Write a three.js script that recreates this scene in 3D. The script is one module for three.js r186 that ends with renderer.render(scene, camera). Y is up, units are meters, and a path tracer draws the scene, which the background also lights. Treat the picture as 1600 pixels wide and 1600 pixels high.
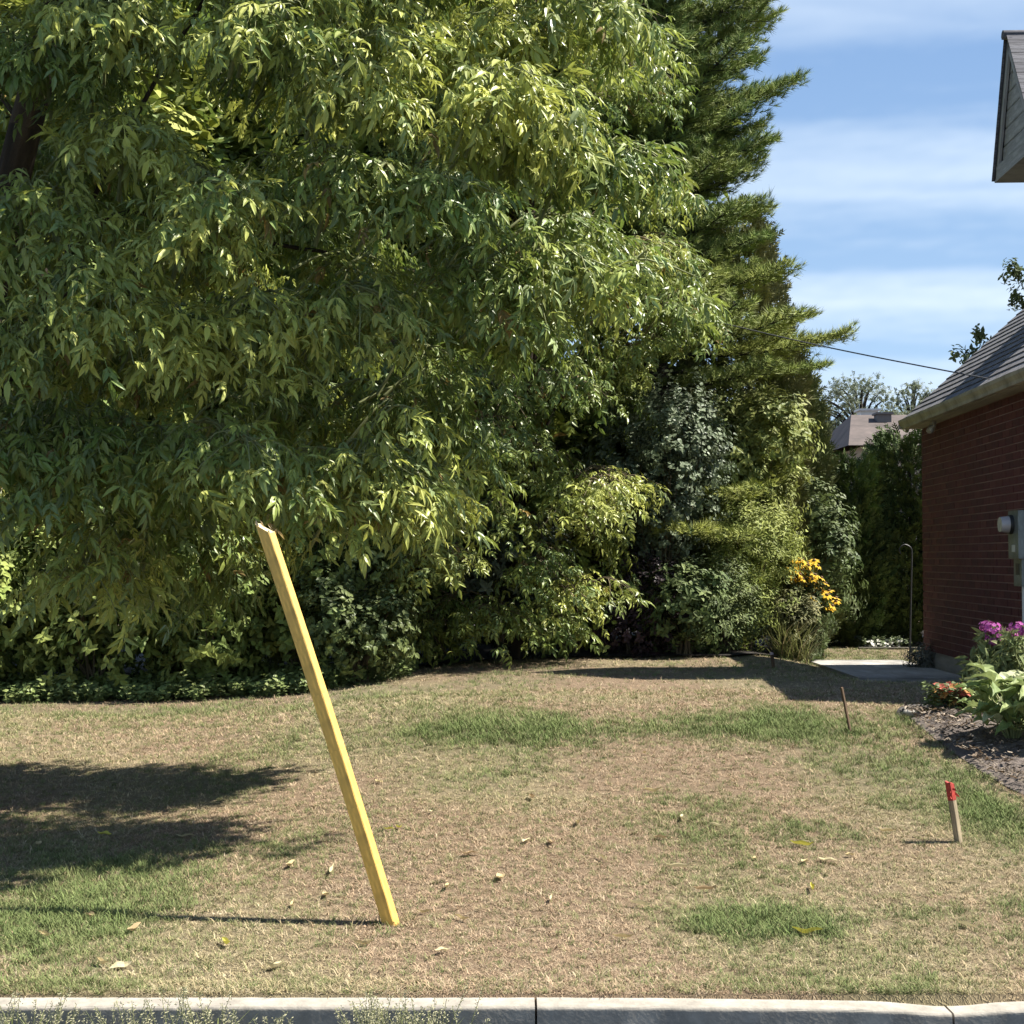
import * as THREE from 'three';
import { mergeGeometries } from 'three/addons/utils/BufferGeometryUtils.js';

// ---------------------------------------------------------------- camera, sky, sun, exposure
const F = 2198, HORIZON = 73, EYE = 1.535;
const pitch = Math.atan(HORIZON / F);
const scene = new THREE.Scene();
const camera = new THREE.PerspectiveCamera(2 * Math.atan(800 / F) * 180 / Math.PI, 1, 0.1, 600);
camera.position.set(0, EYE, 0);
camera.rotation.x = pitch;
const renderer = new THREE.WebGLRenderer({ antialias: true });
renderer.setSize(1024, 1024);
renderer.toneMapping = THREE.LinearToneMapping;
renderer.toneMappingExposure = 2.95;
renderer.shadowMap.enabled = true;

const SUN = new THREE.Vector3(0.60, 0.80, -0.04).normalize();
const sun = new THREE.DirectionalLight(new THREE.Color(1.0, 0.95, 0.86), 5.0);
sun.target.position.set(0, 0, -12);
sun.position.copy(SUN).multiplyScalar(40).add(sun.target.position);
sun.castShadow = true;
sun.shadow.mapSize.set(4096, 4096);
Object.assign(sun.shadow.camera, { left: -24, right: 24, top: 24, bottom: -24, near: 1, far: 120 });
scene.add(sun, sun.target);

// ---------------------------------------------------------------- random numbers and noise
function rng(seed) { let a = seed >>> 0; return () => { a = a + 0x6D2B79F5 | 0; let t = Math.imul(a ^ a >>> 15, 1 | a); t = t + Math.imul(t ^ t >>> 7, 61 | t) ^ t; return ((t ^ t >>> 14) >>> 0) / 4294967296; }; }
const hash2 = (x, y) => { let h = Math.imul(x | 0, 374761393) + Math.imul(y | 0, 668265263) | 0; h = Math.imul(h ^ h >>> 13, 1274126177); return ((h ^ h >>> 16) >>> 0) / 4294967296; };
function vnoise(x, y) {
  const xi = Math.floor(x), yi = Math.floor(y), fx = x - xi, fy = y - yi, u = fx * fx * (3 - 2 * fx), v = fy * fy * (3 - 2 * fy);
  return (hash2(xi, yi) * (1 - u) + hash2(xi + 1, yi) * u) * (1 - v) + (hash2(xi, yi + 1) * (1 - u) + hash2(xi + 1, yi + 1) * u) * v;
}
function fbm(x, y, o = 4) { let s = 0, a = 0.5, t = 0; for (let i = 0; i < o; i++) { s += a * vnoise(x, y); t += a; a *= 0.5; x = x * 2.03 + 17.1; y = y * 2.03 + 9.7; } return s / t; }
const clamp = (x, a = 0, b = 1) => Math.min(b, Math.max(a, x));
const sstep = (a, b, x) => { const t = clamp((x - a) / (b - a)); return t * t * (3 - 2 * t); };
const lerp = (a, b, t) => a + (b - a) * t;
const V = (x, y, z) => new THREE.Vector3(x, y, z);

// ---------------------------------------------------------------- sky: blue air with thin streaks of cirrus all round
{
  const W = 2048, H = 1024, data = new Float32Array(W * H * 4);
  for (let j = 0; j < H; j++) {
    const el = ((j + 0.5) / H - 0.5) * Math.PI, sy = Math.sin(el);
    for (let i = 0; i < W; i++) {
      const az = ((i + 0.5) / W - 0.5) * 2 * Math.PI, e = Math.max(sy, 0);
      const hz = Math.exp(-e * 5.2), mid = Math.exp(-e * 1.9);
      let r = 0.05 + 0.27 * mid + 0.27 * hz, g = 0.13 + 0.42 * mid + 0.24 * hz, b = 0.38 + 0.50 * mid + 0.07 * hz;
      const rad = Math.cos(el) / Math.max(0.05, Math.abs(sy) + 0.004), cx = Math.cos(az) * rad, cz = Math.sin(az) * rad;
      const lr = Math.log(rad + 0.2);
      const warp = (fbm(cx * 0.35 + 40, cz * 0.35 + 11, 3) - 0.5) * 0.9;
      const ring = 0.5 + 0.5 * Math.cos(2 * Math.PI * (lr - 0.985 + warp * 0.16) / 0.385);
      const streak = fbm(cx * 0.5 + 7, cz * 2.6 + 3, 5), fine = 0.55 * fbm(cx * 1.6 + cz * 0.5 + 90, cz * 9 - cx * 0.8 + 5, 5) + 0.45 * fbm(cx * 7 - cz * 3 + 9, cz * 22 + cx * 2 + 5, 4);
      let c = clamp(0.62 * ring + 1.1 * (streak - 0.42) + 0.95 * (fine - 0.5)) * sstep(0.02, 0.14, sy) * 0.66;
      c *= 0.55 + 0.45 * sstep(0.55, 0.2, sy);
      r = lerp(r, 0.80, c); g = lerp(g, 0.90, c); b = lerp(b, 1.0, c);
      const o = (j * W + i) * 4;
      data[o] = r * 0.41; data[o + 1] = g * 0.415; data[o + 2] = b * 0.42; data[o + 3] = 1;
    }
  }
  const sky = new THREE.DataTexture(data, W, H, THREE.RGBAFormat, THREE.FloatType);
  sky.mapping = THREE.EquirectangularReflectionMapping;
  sky.magFilter = THREE.LinearFilter; sky.minFilter = THREE.LinearFilter;
  sky.needsUpdate = true;
  scene.background = sky; scene.environment = sky;
}

// ---------------------------------------------------------------- helpers
function P(px, py, d) {                                   // the point seen at a place in the photograph, d metres ahead
  const y = (800 - py) / F, c = Math.cos(pitch), s = Math.sin(pitch), yy = y * c + s, zz = y * s - c, t = d / -zz;
  return V((px - 800) / F * t, EYE + yy * t, -d);
}
function groundY(x, z) {
  const d = -z, s = sstep(4.6, 12, d), q = sstep(2.7, 3.7, x) * sstep(12.4, 14.0, d);
  const h = s * (0.2 + 0.235 * sstep(-3.2, 0.2, x));
  const bumps = (fbm(x * 0.55 + 3, d * 0.55 + 8, 3) - 0.5) * 0.05 * sstep(5.2, 7, d) * (1 - q);
  return h * (1 - q) + q * 0.29 + bumps;
}
function G(px, py) {                                      // the same on the lawn
  let d = 9;
  for (let i = 0; i < 40; i++) { const p = P(px, py, d), gy = groundY(p.x, p.z); d = lerp(d, d * (EYE - gy) / Math.max(0.05, EYE - p.y), 0.6); }
  const p = P(px, py, d); p.y = groundY(p.x, p.z); return p;
}
const used = new Map();
function numbered(n) { const k = used.get(n) ?? 0; used.set(n, k + 1); return k ? `${n}_${String(k).padStart(3, '0')}` : n; }
function shade(o) { o.castShadow = true; o.receiveShadow = true; return o; }
function thing(name, label, category, pos = [0, 0, 0], group) {
  const o = new THREE.Group(); o.name = numbered(name); o.position.set(...pos); o.userData = { label, category };
  if (group) o.userData.group = group;
  scene.add(o); return o;
}
function part(name, geo, mat, parent, kind) { const m = shade(new THREE.Mesh(geo, mat)); m.name = name; if (kind) m.userData.kind = kind; parent.add(m); return m; }
function solo(name, geo, mat, label, category, pos = [0, 0, 0], group) {
  const m = shade(new THREE.Mesh(geo, mat)); m.name = numbered(name); m.position.set(...pos); m.userData = { label, category };
  if (group) m.userData.group = group;
  scene.add(m); return m;
}
function structure(name, geo, mat) { const m = shade(new THREE.Mesh(geo, mat)); m.name = name; m.userData = { kind: 'structure' }; scene.add(m); return m; }
const TONE = 0.72;                                       // all base colours below are given for a shorter exposure
const std = (rgb, o = {}) => { const m = new THREE.MeshStandardMaterial({ roughness: 0.85, ...o }); m.color.setRGB(...rgb).multiplyScalar(TONE); return m; };
const leafMat = (rgb = [1, 1, 1], t = 0.35, coat = 0.25, o = {}) => { const m = new THREE.MeshPhysicalMaterial({ roughness: 0.92, transmission: t, thickness: 0, clearcoat: coat, clearcoatRoughness: 0.42, side: THREE.DoubleSide, specularIntensity: 0.35, ...o }); m.color.setRGB(...rgb).multiplyScalar(TONE); return m; };

// triangle soup
class Soup {
  constructor() { this.p = []; }
  tri(a, b, c) { this.p.push(a.x, a.y, a.z, b.x, b.y, b.z, c.x, c.y, c.z); }
  quad(a, b, c, d) { this.tri(a, b, c); this.tri(a, c, d); }
  // a leaf folded along its midrib and curling away from its face
  leaf(at, dir, nrm, len, wid, fold = 0.35, curl = 0.25, shape = [0.85, 1]) {
    const d = dir.clone().normalize(), n = nrm.clone().addScaledVector(d, -nrm.dot(d)).normalize(), s = d.clone().cross(n);
    const m = (t) => at.clone().addScaledVector(d, len * t).addScaledVector(n, -curl * len * t * t);
    const e = (t, w, k) => m(t).addScaledVector(s, k * w * wid * 0.5).addScaledVector(n, fold * w * wid * 0.5);
    const m0 = m(0), m1 = m(0.3), m2 = m(0.65), m3 = m(1);
    for (const k of [1, -1]) {
      const a = e(0.28, shape[1], k), b = e(0.62, shape[0], k);
      this.tri(m0, a, m1); this.quad(m1, a, b, m2); this.tri(m2, b, m3);
    }
  }
  blade(at, dir, nrm, len, wid, bend) {
    const d = dir.clone().normalize(), n = nrm.clone().addScaledVector(d, -nrm.dot(d)).normalize(), s = d.clone().cross(n).multiplyScalar(wid * 0.5);
    const mid = at.clone().addScaledVector(d, len * 0.55).addScaledVector(n, bend * len * 0.28), tip = at.clone().addScaledVector(d, len * 0.92).addScaledVector(n, bend * len);
    this.quad(at.clone().sub(s), at.clone().add(s), mid.clone().addScaledVector(s, 0.8), mid.clone().addScaledVector(s, -0.8));
    this.tri(mid.clone().addScaledVector(s, -0.8), mid.clone().addScaledVector(s, 0.8), tip);
  }
  geo() { const g = new THREE.BufferGeometry(); g.setAttribute('position', new THREE.Float32BufferAttribute(this.p, 3)); g.computeVertexNormals(); return g; }
}
// a tapering tube through points
function tube(points, r0, r1, seg = 7, steps = 0) {
  const curve = new THREE.CatmullRomCurve3(points), n = steps || Math.max(3, points.length * 3), fr = curve.computeFrenetFrames(n), pos = [], uv = [], idx = [];
  for (let i = 0; i <= n; i++) {
    const t = i / n, c = curve.getPoint(t), r = lerp(r0, r1, t);
    for (let j = 0; j <= seg; j++) {
      const a = j / seg * 2 * Math.PI, q = c.clone().addScaledVector(fr.normals[i], Math.cos(a) * r).addScaledVector(fr.binormals[i], Math.sin(a) * r);
      pos.push(q.x, q.y, q.z); uv.push(j / seg, t * 4);
    }
  }
  for (let i = 0; i < n; i++) for (let j = 0; j < seg; j++) { const a = i * (seg + 1) + j, b = a + seg + 1; idx.push(a, a + 1, b, b, a + 1, b + 1); }
  const g = new THREE.BufferGeometry();
  g.setAttribute('position', new THREE.Float32BufferAttribute(pos, 3)); g.setAttribute('uv', new THREE.Float32BufferAttribute(uv, 2)); g.setIndex(idx); g.computeVertexNormals();
  return g;
}
function box(x0, x1, y0, y1, z0, z1) { const g = new THREE.BoxGeometry(x1 - x0, y1 - y0, z1 - z0); g.translate((x0 + x1) / 2, (y0 + y1) / 2, (z0 + z1) / 2); return g; }
function texture(w, h, fn, srgb = true) {
  const a = new Uint8Array(w * h * 4);
  for (let y = 0; y < h; y++) for (let x = 0; x < w; x++) { const c = fn(x, y), o = (y * w + x) * 4; a[o] = clamp(c[0], 0, 255); a[o + 1] = clamp(c[1], 0, 255); a[o + 2] = clamp(c[2], 0, 255); a[o + 3] = 255; }
  const t = new THREE.DataTexture(a, w, h); t.wrapS = t.wrapT = THREE.RepeatWrapping; t.magFilter = THREE.LinearFilter; t.minFilter = THREE.LinearMipmapLinearFilter; t.generateMipmaps = true;
  if (srgb) t.colorSpace = THREE.SRGBColorSpace;
  t.needsUpdate = true; return t;
}
// noise that wraps every n cells
function tnoise(x, y, n) {
  const xi = Math.floor(x), yi = Math.floor(y), fx = x - xi, fy = y - yi, u = fx * fx * (3 - 2 * fx), v = fy * fy * (3 - 2 * fy), w = (k) => ((k % n) + n) % n;
  return (hash2(w(xi), w(yi)) * (1 - u) + hash2(w(xi + 1), w(yi)) * u) * (1 - v) + (hash2(w(xi), w(yi + 1)) * (1 - u) + hash2(w(xi + 1), w(yi + 1)) * u) * v;
}
const grainTex = (size, cells, lo, hi) => texture(size, size, (x, y) => { let s = 0, a = 0.5, t = 0; for (const c of cells) { s += a * tnoise(x / size * c, y / size * c, c); t += a; a *= 0.72; } const k = lerp(lo, hi, s / t); return [k, k, k]; });
const m4 = new THREE.Matrix4(), qq = new THREE.Quaternion(), ee = new THREE.Euler(), ss = V(1, 1, 1);
function instanced(name, geo, mat, items, parent) {
  const im = shade(new THREE.InstancedMesh(geo, mat, items.length)); im.name = name; im.userData.kind = 'stuff';
  const c = new THREE.Color();
  items.forEach((it, i) => { ss.setScalar(it.s); if (it.sy) ss.y = it.sy; im.setMatrixAt(i, m4.compose(it.p, it.q, ss)); im.setColorAt(i, c.setRGB(...it.c)); });
  parent.add(im); return im;
}
const yawQ = (yaw, tilt, roll) => new THREE.Quaternion().setFromEuler(new THREE.Euler(tilt, yaw, roll, 'YXZ'));
const alongQ = (dir, spin) => new THREE.Quaternion().setFromUnitVectors(V(0, 1, 0), dir.clone().normalize()).multiply(new THREE.Quaternion().setFromAxisAngle(V(0, 1, 0), spin));
const mixc = (a, b, t) => [lerp(a[0], b[0], t), lerp(a[1], b[1], t), lerp(a[2], b[2], t)];
const scl = (a, k) => [a[0] * k, a[1] * k, a[2] * k];

// ---------------------------------------------------------------- the lawn
const patches = [[960, 1139, 330, 15, 1.0], [760, 1142, 100, 18, 0.4], [1210, 1132, 70, 14, 0.7], [1150, 1437, 125, 20, 1.3], [1060, 1440, 60, 20, 0.6], [1290, 1305, 60, 9, 0.7], [1330, 1200, 75, 30, 0.6], [1550, 1280, 75, 32, 0.8], [1540, 1432, 95, 26, 0.65],
  [110, 1430, 250, 48, 0.75], [250, 1340, 170, 26, 0.45], [30, 1480, 70, 34, 0.6], [770, 1215, 70, 16, 0.5], [300, 1108, 260, 12, 0.5], [1120, 1040, 160, 8, 0.3], [1340, 1025, 120, 12, 0.5], [1420, 1110, 90, 14, 0.45], [560, 1080, 80, 12, 0.35], [1480, 1225, 60, 40, 0.5], [480, 1440, 60, 20, 0.35], [1390, 1545, 110, 14, 0.4], [180, 1545, 70, 12, 0.3]]
  .map(([px, py, hx, hy, s]) => { const c = G(px, py), d = -c.z; return [c.x, c.z, hx * d / F, d * hy / (py - 873), s]; });
function green(x, z) {
  let g = 0;
  const wx = x + (fbm(x * 2.4 + 5, z * 2.4, 4) - 0.5) * 1.0, wz = z + (fbm(x * 2.4 + 50, z * 2.4, 4) - 0.5) * 0.55;
  for (const [cx, cz, a, b, s] of patches) { const u = (wx - cx) / a, v = (wz - cz) / b, q = u * u + v * v; if (q < 3) g += 0.85 * s * Math.exp(-q * 0.9); }
  return clamp(g + 1.1 * (fbm(x * 1.1 + 20, z * 0.8, 4) - 0.42) + 0.3 * (fbm(x * 6 + 2, z * 6, 2) - 0.5));
}
function lawnTone(x, z) {                                 // straw, pinkish-brown thatch and green, as they lie in the turf
  const t = fbm(x * 0.9 + 71, z * 0.7 + 13, 4), g = green(x, z);
  return { dry: sstep(0.36, 0.62, t), g };
}
{
  const xs = [], ds = [];
  for (let x = -90; x < -10; x += 8) xs.push(x);
  for (let x = -10; x <= 10; x += 0.12) xs.push(x);
  for (let x = 12; x <= 92; x += 8) xs.push(x);
  ds.push(4.93, 4.985); for (let d = 5.03; d < 17; d += 0.11) ds.push(d);
  for (let d = 17; d < 26; d += 0.5) ds.push(d);
  for (let d = 30; d <= 260; d += 20) ds.push(d);
  const pos = [], col = [], uv = [], idx = [], nx = xs.length;
  for (const d of ds) for (const x of xs) {
    pos.push(x, groundY(x, -d) - (d < 4.95 ? 0.1 : 0), -d); uv.push(x / 1.7, d / 1.7);
    const { dry, g } = lawnTone(x, -d), c = mixc(mixc([0.38, 0.305, 0.18], [0.37, 0.26, 0.165], dry), [0.16, 0.185, 0.07], g * 0.65);
    col.push(...c);
  }
  for (let j = 0; j < ds.length - 1; j++) for (let i = 0; i < nx - 1; i++) { const a = j * nx + i; idx.push(a, a + 1, a + nx, a + 1, a + nx + 1, a + nx); }
  const g = new THREE.BufferGeometry();
  g.setAttribute('position', new THREE.Float32BufferAttribute(pos, 3)); g.setAttribute('color', new THREE.Float32BufferAttribute(col, 3)); g.setAttribute('uv', new THREE.Float32BufferAttribute(uv, 2)); g.setIndex(idx); g.computeVertexNormals();
  // thatch: short straws lying criss-cross
  const S = 1024, acc = new Float32Array(S * S).fill(0.42), r = rng(5);
  for (let k = 0; k < 26000; k++) {
    const x0 = r() * S, y0 = r() * S, a = r() * 6.283, L = 10 + r() * 26, v = 0.25 + r() * 0.75, bend = (r() - 0.5) * 0.06;
    for (let t = 0, x = x0, y = y0, b = a; t < L; t++) { x += Math.cos(b); y += Math.sin(b); b += bend; const o = ((y | 0) & (S - 1)) * S + ((x | 0) & (S - 1)); acc[o] = v; }
  }
  const map = texture(S, S, (x, y) => { const k = 255 * (0.5 + 0.5 * acc[y * S + x]); return [k, k * 0.985, k * 0.95]; });
  const bump = texture(S, S, (x, y) => { const k = 255 * acc[y * S + x]; return [k, k, k]; }, false);
  structure('lawn_ground', g, new THREE.MeshStandardMaterial({ vertexColors: true, color: new THREE.Color().setScalar(TONE), map, bumpMap: bump, bumpScale: 0.012, roughness: 1 }));
}
// bed and slab outlines, which the grass leaves free
const bedEdge = [[1412, 1116], [1452, 1148], [1490, 1178], [1535, 1208], [1575, 1232], [1635, 1258]].map(([a, b]) => G(a, b));
const bedX = (z) => { for (let i = 0; i < bedEdge.length - 1; i++) { const a = bedEdge[i], b = bedEdge[i + 1]; if (z >= a.z && z <= b.z) return lerp(a.x, b.x, (z - a.z) / (b.z - a.z)); } return z < bedEdge[0].z ? 99 : bedEdge[bedEdge.length - 1].x; };
const inBed = (x, z) => z > bedEdge[0].z && z < -7.6 && x > bedX(z);
const SLAB = { x0: 3.5, x1: 4.62, d0: 14.2, d1: 16.75 };
const inSlab = (x, z) => (x > SLAB.x0 - 0.02 && -z > SLAB.d0 && -z < SLAB.d1) || (x > 4.3 && -z > 12.3 && -z < 16.4);

{
  const r = rng(11);
  const tuft = (n, lean, len, wid) => { const s = new Soup(); for (let i = 0; i < n; i++) { const a = r() * 6.283, t = lean * (0.3 + 0.7 * r()), dir = V(Math.cos(a) * Math.sin(t), Math.cos(t), Math.sin(a) * Math.sin(t)), n2 = V(Math.cos(a + 0.6 * (r() - 0.5)), -0.6, Math.sin(a)); s.blade(V((r() - 0.5) * 0.035, -0.004, (r() - 0.5) * 0.035), dir, n2, len * (0.6 + 0.6 * r()), wid * (0.7 + 0.6 * r()), 0.25 + 0.4 * r()); } return s.geo(); };
  const kinds = [tuft(10, 1.4, 0.042, 0.0034), tuft(9, 1.25, 0.048, 0.0032), tuft(11, 0.85, 0.05, 0.0032)];
  const mat = leafMat([1, 1, 1], 0, 0.0, { roughness: 1 });
  const lists = [[], [], []];
  const cell = (d0, d1, n) => {
    for (let k = 0; k < n; k++) {
      const d = Math.sqrt(lerp(d0 * d0, d1 * d1, r())), half = d * 0.385 + 0.25, x = (r() * 2 - 1) * half, z = -d;
      if (d < 5.0 || inBed(x, z) || inSlab(x, z) || (x > 4.2 && d > 12.2 && d < 16.2)) continue;
      const { dry, g } = lawnTone(x, z);
      const isG = r() < clamp(g + 0.9 * (fbm(x * 8 + 31, z * 8, 3) - 0.5) * (0.25 + g)) * 0.66 + 0.16, v = 0.65 + 0.7 * r();
      const c = isG ? scl(mixc([0.145, 0.205, 0.065], [0.29, 0.285, 0.13], Math.min(1, r() * (1.5 - g))), v) : scl(mixc(mixc([0.43, 0.35, 0.195], [0.425, 0.30, 0.19], dry), [0.54, 0.46, 0.32], r() * r() * 0.8), v);
      const kind = isG && r() < 0.75 ? 2 : r() < 0.5 ? 0 : 1;
      const s = (kind === 2 ? 0.6 + 0.75 * g * (0.5 + 0.9 * r() * r()) : 0.5 + 0.8 * r() * r()) * (0.85 + 0.3 * sstep(6, 12, d));
      lists[kind].push({ p: V(x, groundY(x, z), z), q: yawQ(r() * 6.283, (r() - 0.5) * 0.3, (r() - 0.5) * 0.3), s, c });
    }
  };
  const foot = G(610, 1444); for (let k = 0; k < 22; k++) { const a = r() * 6.283, q = 0.03 + 0.16 * r(), x = foot.x + Math.cos(a) * q, z = foot.z + Math.sin(a) * q, gg = r() < 0.35; lists[2].push({ p: V(x, groundY(x, z), z), q: yawQ(r() * 6.283, 0, 0), s: 0.6 + 0.8 * r(), c: scl(gg ? [0.17, 0.21, 0.07] : [0.42, 0.33, 0.19], 0.7 + 0.5 * r()) }); }
  cell(4.985, 5.15, 5000); cell(5, 8, 60000); cell(8, 12, 56000); cell(12, 21, 40000);
  const root = new THREE.Group(); root.name = 'lawn_grass'; root.userData = { kind: 'stuff', label: 'dry straw coloured lawn grass with scattered green patches', category: 'grass' };
  lists.forEach((l, i) => instanced(['matted_grass', 'straw_grass', 'green_grass'][i], kinds[i], mat, l, root));
  scene.add(root);
}

// ---------------------------------------------------------------- kerb and road
const fineGrain = grainTex(512, [8, 24, 64, 160, 256], 150, 255), coarseGrain = grainTex(512, [4, 9, 20, 48, 128], 120, 255);
const concreteBump = grainTex(512, [16, 64, 128, 256], 0, 255);
{
  const road = new THREE.PlaneGeometry(120, 14); road.rotateX(-Math.PI / 2); road.translate(0, -0.15, -4.9 + 7);
  { const uv = road.attributes.uv; for (let i = 0; i < uv.count; i++) uv.setXY(i, uv.getX(i) * 60, uv.getY(i) * 7); }
  structure('road', road, std([0.075, 0.073, 0.072], { map: coarseGrain, bumpMap: concreteBump, bumpScale: 0.006, roughness: 0.95 }));
  structure('kerb_bed', box(-30, 30, -0.4, -0.05, -5.02, -4.9), std([0.05, 0.045, 0.04]));
  // kerb stones with a rounded upper edge, cut at the joints seen in the photograph
  const X = (px) => (px - 800) / F * 4.9, cuts = [-9, -4.2, X(837), X(1479), 4.3, 9];
  const labels = ['concrete kerb stone running out of the left of the frame', 'long concrete kerb stone below the yellow post', 'grey concrete kerb stone in the middle, between the two joints', 'concrete kerb stone at the right edge past the chipped joint', 'concrete kerb stone beyond the right side of the frame'];
  const km = std([0.74, 0.67, 0.56], { map: coarseGrain, bumpMap: concreteBump, bumpScale: 0.0018, roughness: 0.92 });
  for (let i = 0; i < cuts.length - 1; i++) {
    const x0 = cuts[i] + 0.004, x1 = cuts[i + 1] - 0.004, prof = [[-5.0, -0.3], [-5.0, -0.012], [-4.992, -0.002], [-4.89, 0.0]];
    for (let k = 1; k <= 5; k++) { const a = k / 5 * Math.PI / 2; prof.push([-4.89 + 0.014 * Math.sin(a), -0.014 + 0.014 * Math.cos(a)]); }
    prof.push([-4.868, -0.155], [-4.868, -0.3]);
    const n = Math.max(8, Math.round((x1 - x0) / 0.045)), pos = [], uv = [], idx = [], m = prof.length;
    const put = (x, zz, y, l) => { pos.push(x, y, zz); uv.push(x / 0.8, l / 0.8); };
    let L = [0]; for (let k = 1; k < m; k++) L.push(L[k - 1] + Math.hypot(prof[k][0] - prof[k - 1][0], prof[k][1] - prof[k - 1][1]));
    for (let s = 0; s <= n; s++) {
      const x = lerp(x0, x1, s / n), chip = Math.exp(-(((x - X(1479)) / 0.16) ** 2)) * 0.016 + (i === 2 ? 0.01 * sstep(X(900), X(1479), x) : i > 2 ? 0.01 : 0);
      const wob = (fbm(x * 6 + i * 9, 3, 3) - 0.5) * 0.006;
      prof.forEach(([zz, y], k) => put(x, zz + (k > 2 && k < m - 2 ? wob : 0), y - (k > 0 && k < m - 2 ? chip + (hash2(s + i * 999, k) - 0.5) * 0.0016 : 0), L[k]));
    }
    for (let s = 0; s < n; s++) for (let k = 0; k < m - 1; k++) { const a = s * m + k; idx.push(a, a + 1, a + m, a + 1, a + m + 1, a + m); }
    for (const [s, flip] of [[0, 1], [n, 0]]) for (let k = 1; k < m - 1; k++) { const a = s * m; flip ? idx.push(a, a + k + 1, a + k) : idx.push(a, a + k, a + k + 1); }
    const g = new THREE.BufferGeometry(); g.setAttribute('position', new THREE.Float32BufferAttribute(pos, 3)); g.setAttribute('uv', new THREE.Float32BufferAttribute(uv, 2)); g.setIndex(idx);
    const ng = g.toNonIndexed(); ng.computeVertexNormals();
    solo('kerb_stone', ng, km, labels[i], 'kerb', [0, 0, 0], 'kerb stones along the road');
  }
}

// ---------------------------------------------------------------- house
const M = {
  brickA: std([0.175, 0.038, 0.036], { map: fineGrain, roughness: 0.9 }), brickB: std([0.14, 0.033, 0.030], { map: fineGrain, roughness: 0.9 }), brickC: std([0.21, 0.055, 0.047], { map: fineGrain, roughness: 0.9 }),
  mortar: std([0.50, 0.32, 0.285], { map: fineGrain }), concrete: std([0.6, 0.55, 0.5], { map: coarseGrain, bumpMap: concreteBump, bumpScale: 0.003 }),
  shingle: std([0.33, 0.32, 0.345], { map: grainTex(256, [16, 64, 128], 90, 255), bumpMap: concreteBump, bumpScale: 0.003, roughness: 0.95 }), shingleB: std([0.26, 0.25, 0.275], { map: grainTex(256, [16, 64, 128], 90, 255), roughness: 0.95 }),
  cream: std([0.70, 0.65, 0.53], { map: coarseGrain, roughness: 0.55 }), greyBoard: std([0.60, 0.58, 0.56], { map: coarseGrain, roughness: 0.6 }), darkTrim: std([0.03, 0.03, 0.04], { roughness: 0.5 }),
  meter: std([0.36, 0.40, 0.38], { roughness: 0.45, metalness: 0.2, map: coarseGrain }), glass: new THREE.MeshPhysicalMaterial({ color: 0xe8eef0, transmission: 0.8, roughness: 0.08, thickness: 0.02, ior: 1.45 }),
  meterGlass: std([0.42, 0.40, 0.41], { roughness: 0.25 }), plate: std([0.62, 0.63, 0.6], { roughness: 0.5 }), white: std([0.7, 0.7, 0.68], { roughness: 0.5 }), black: std([0.02, 0.02, 0.02], { roughness: 0.5 }),
};
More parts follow.
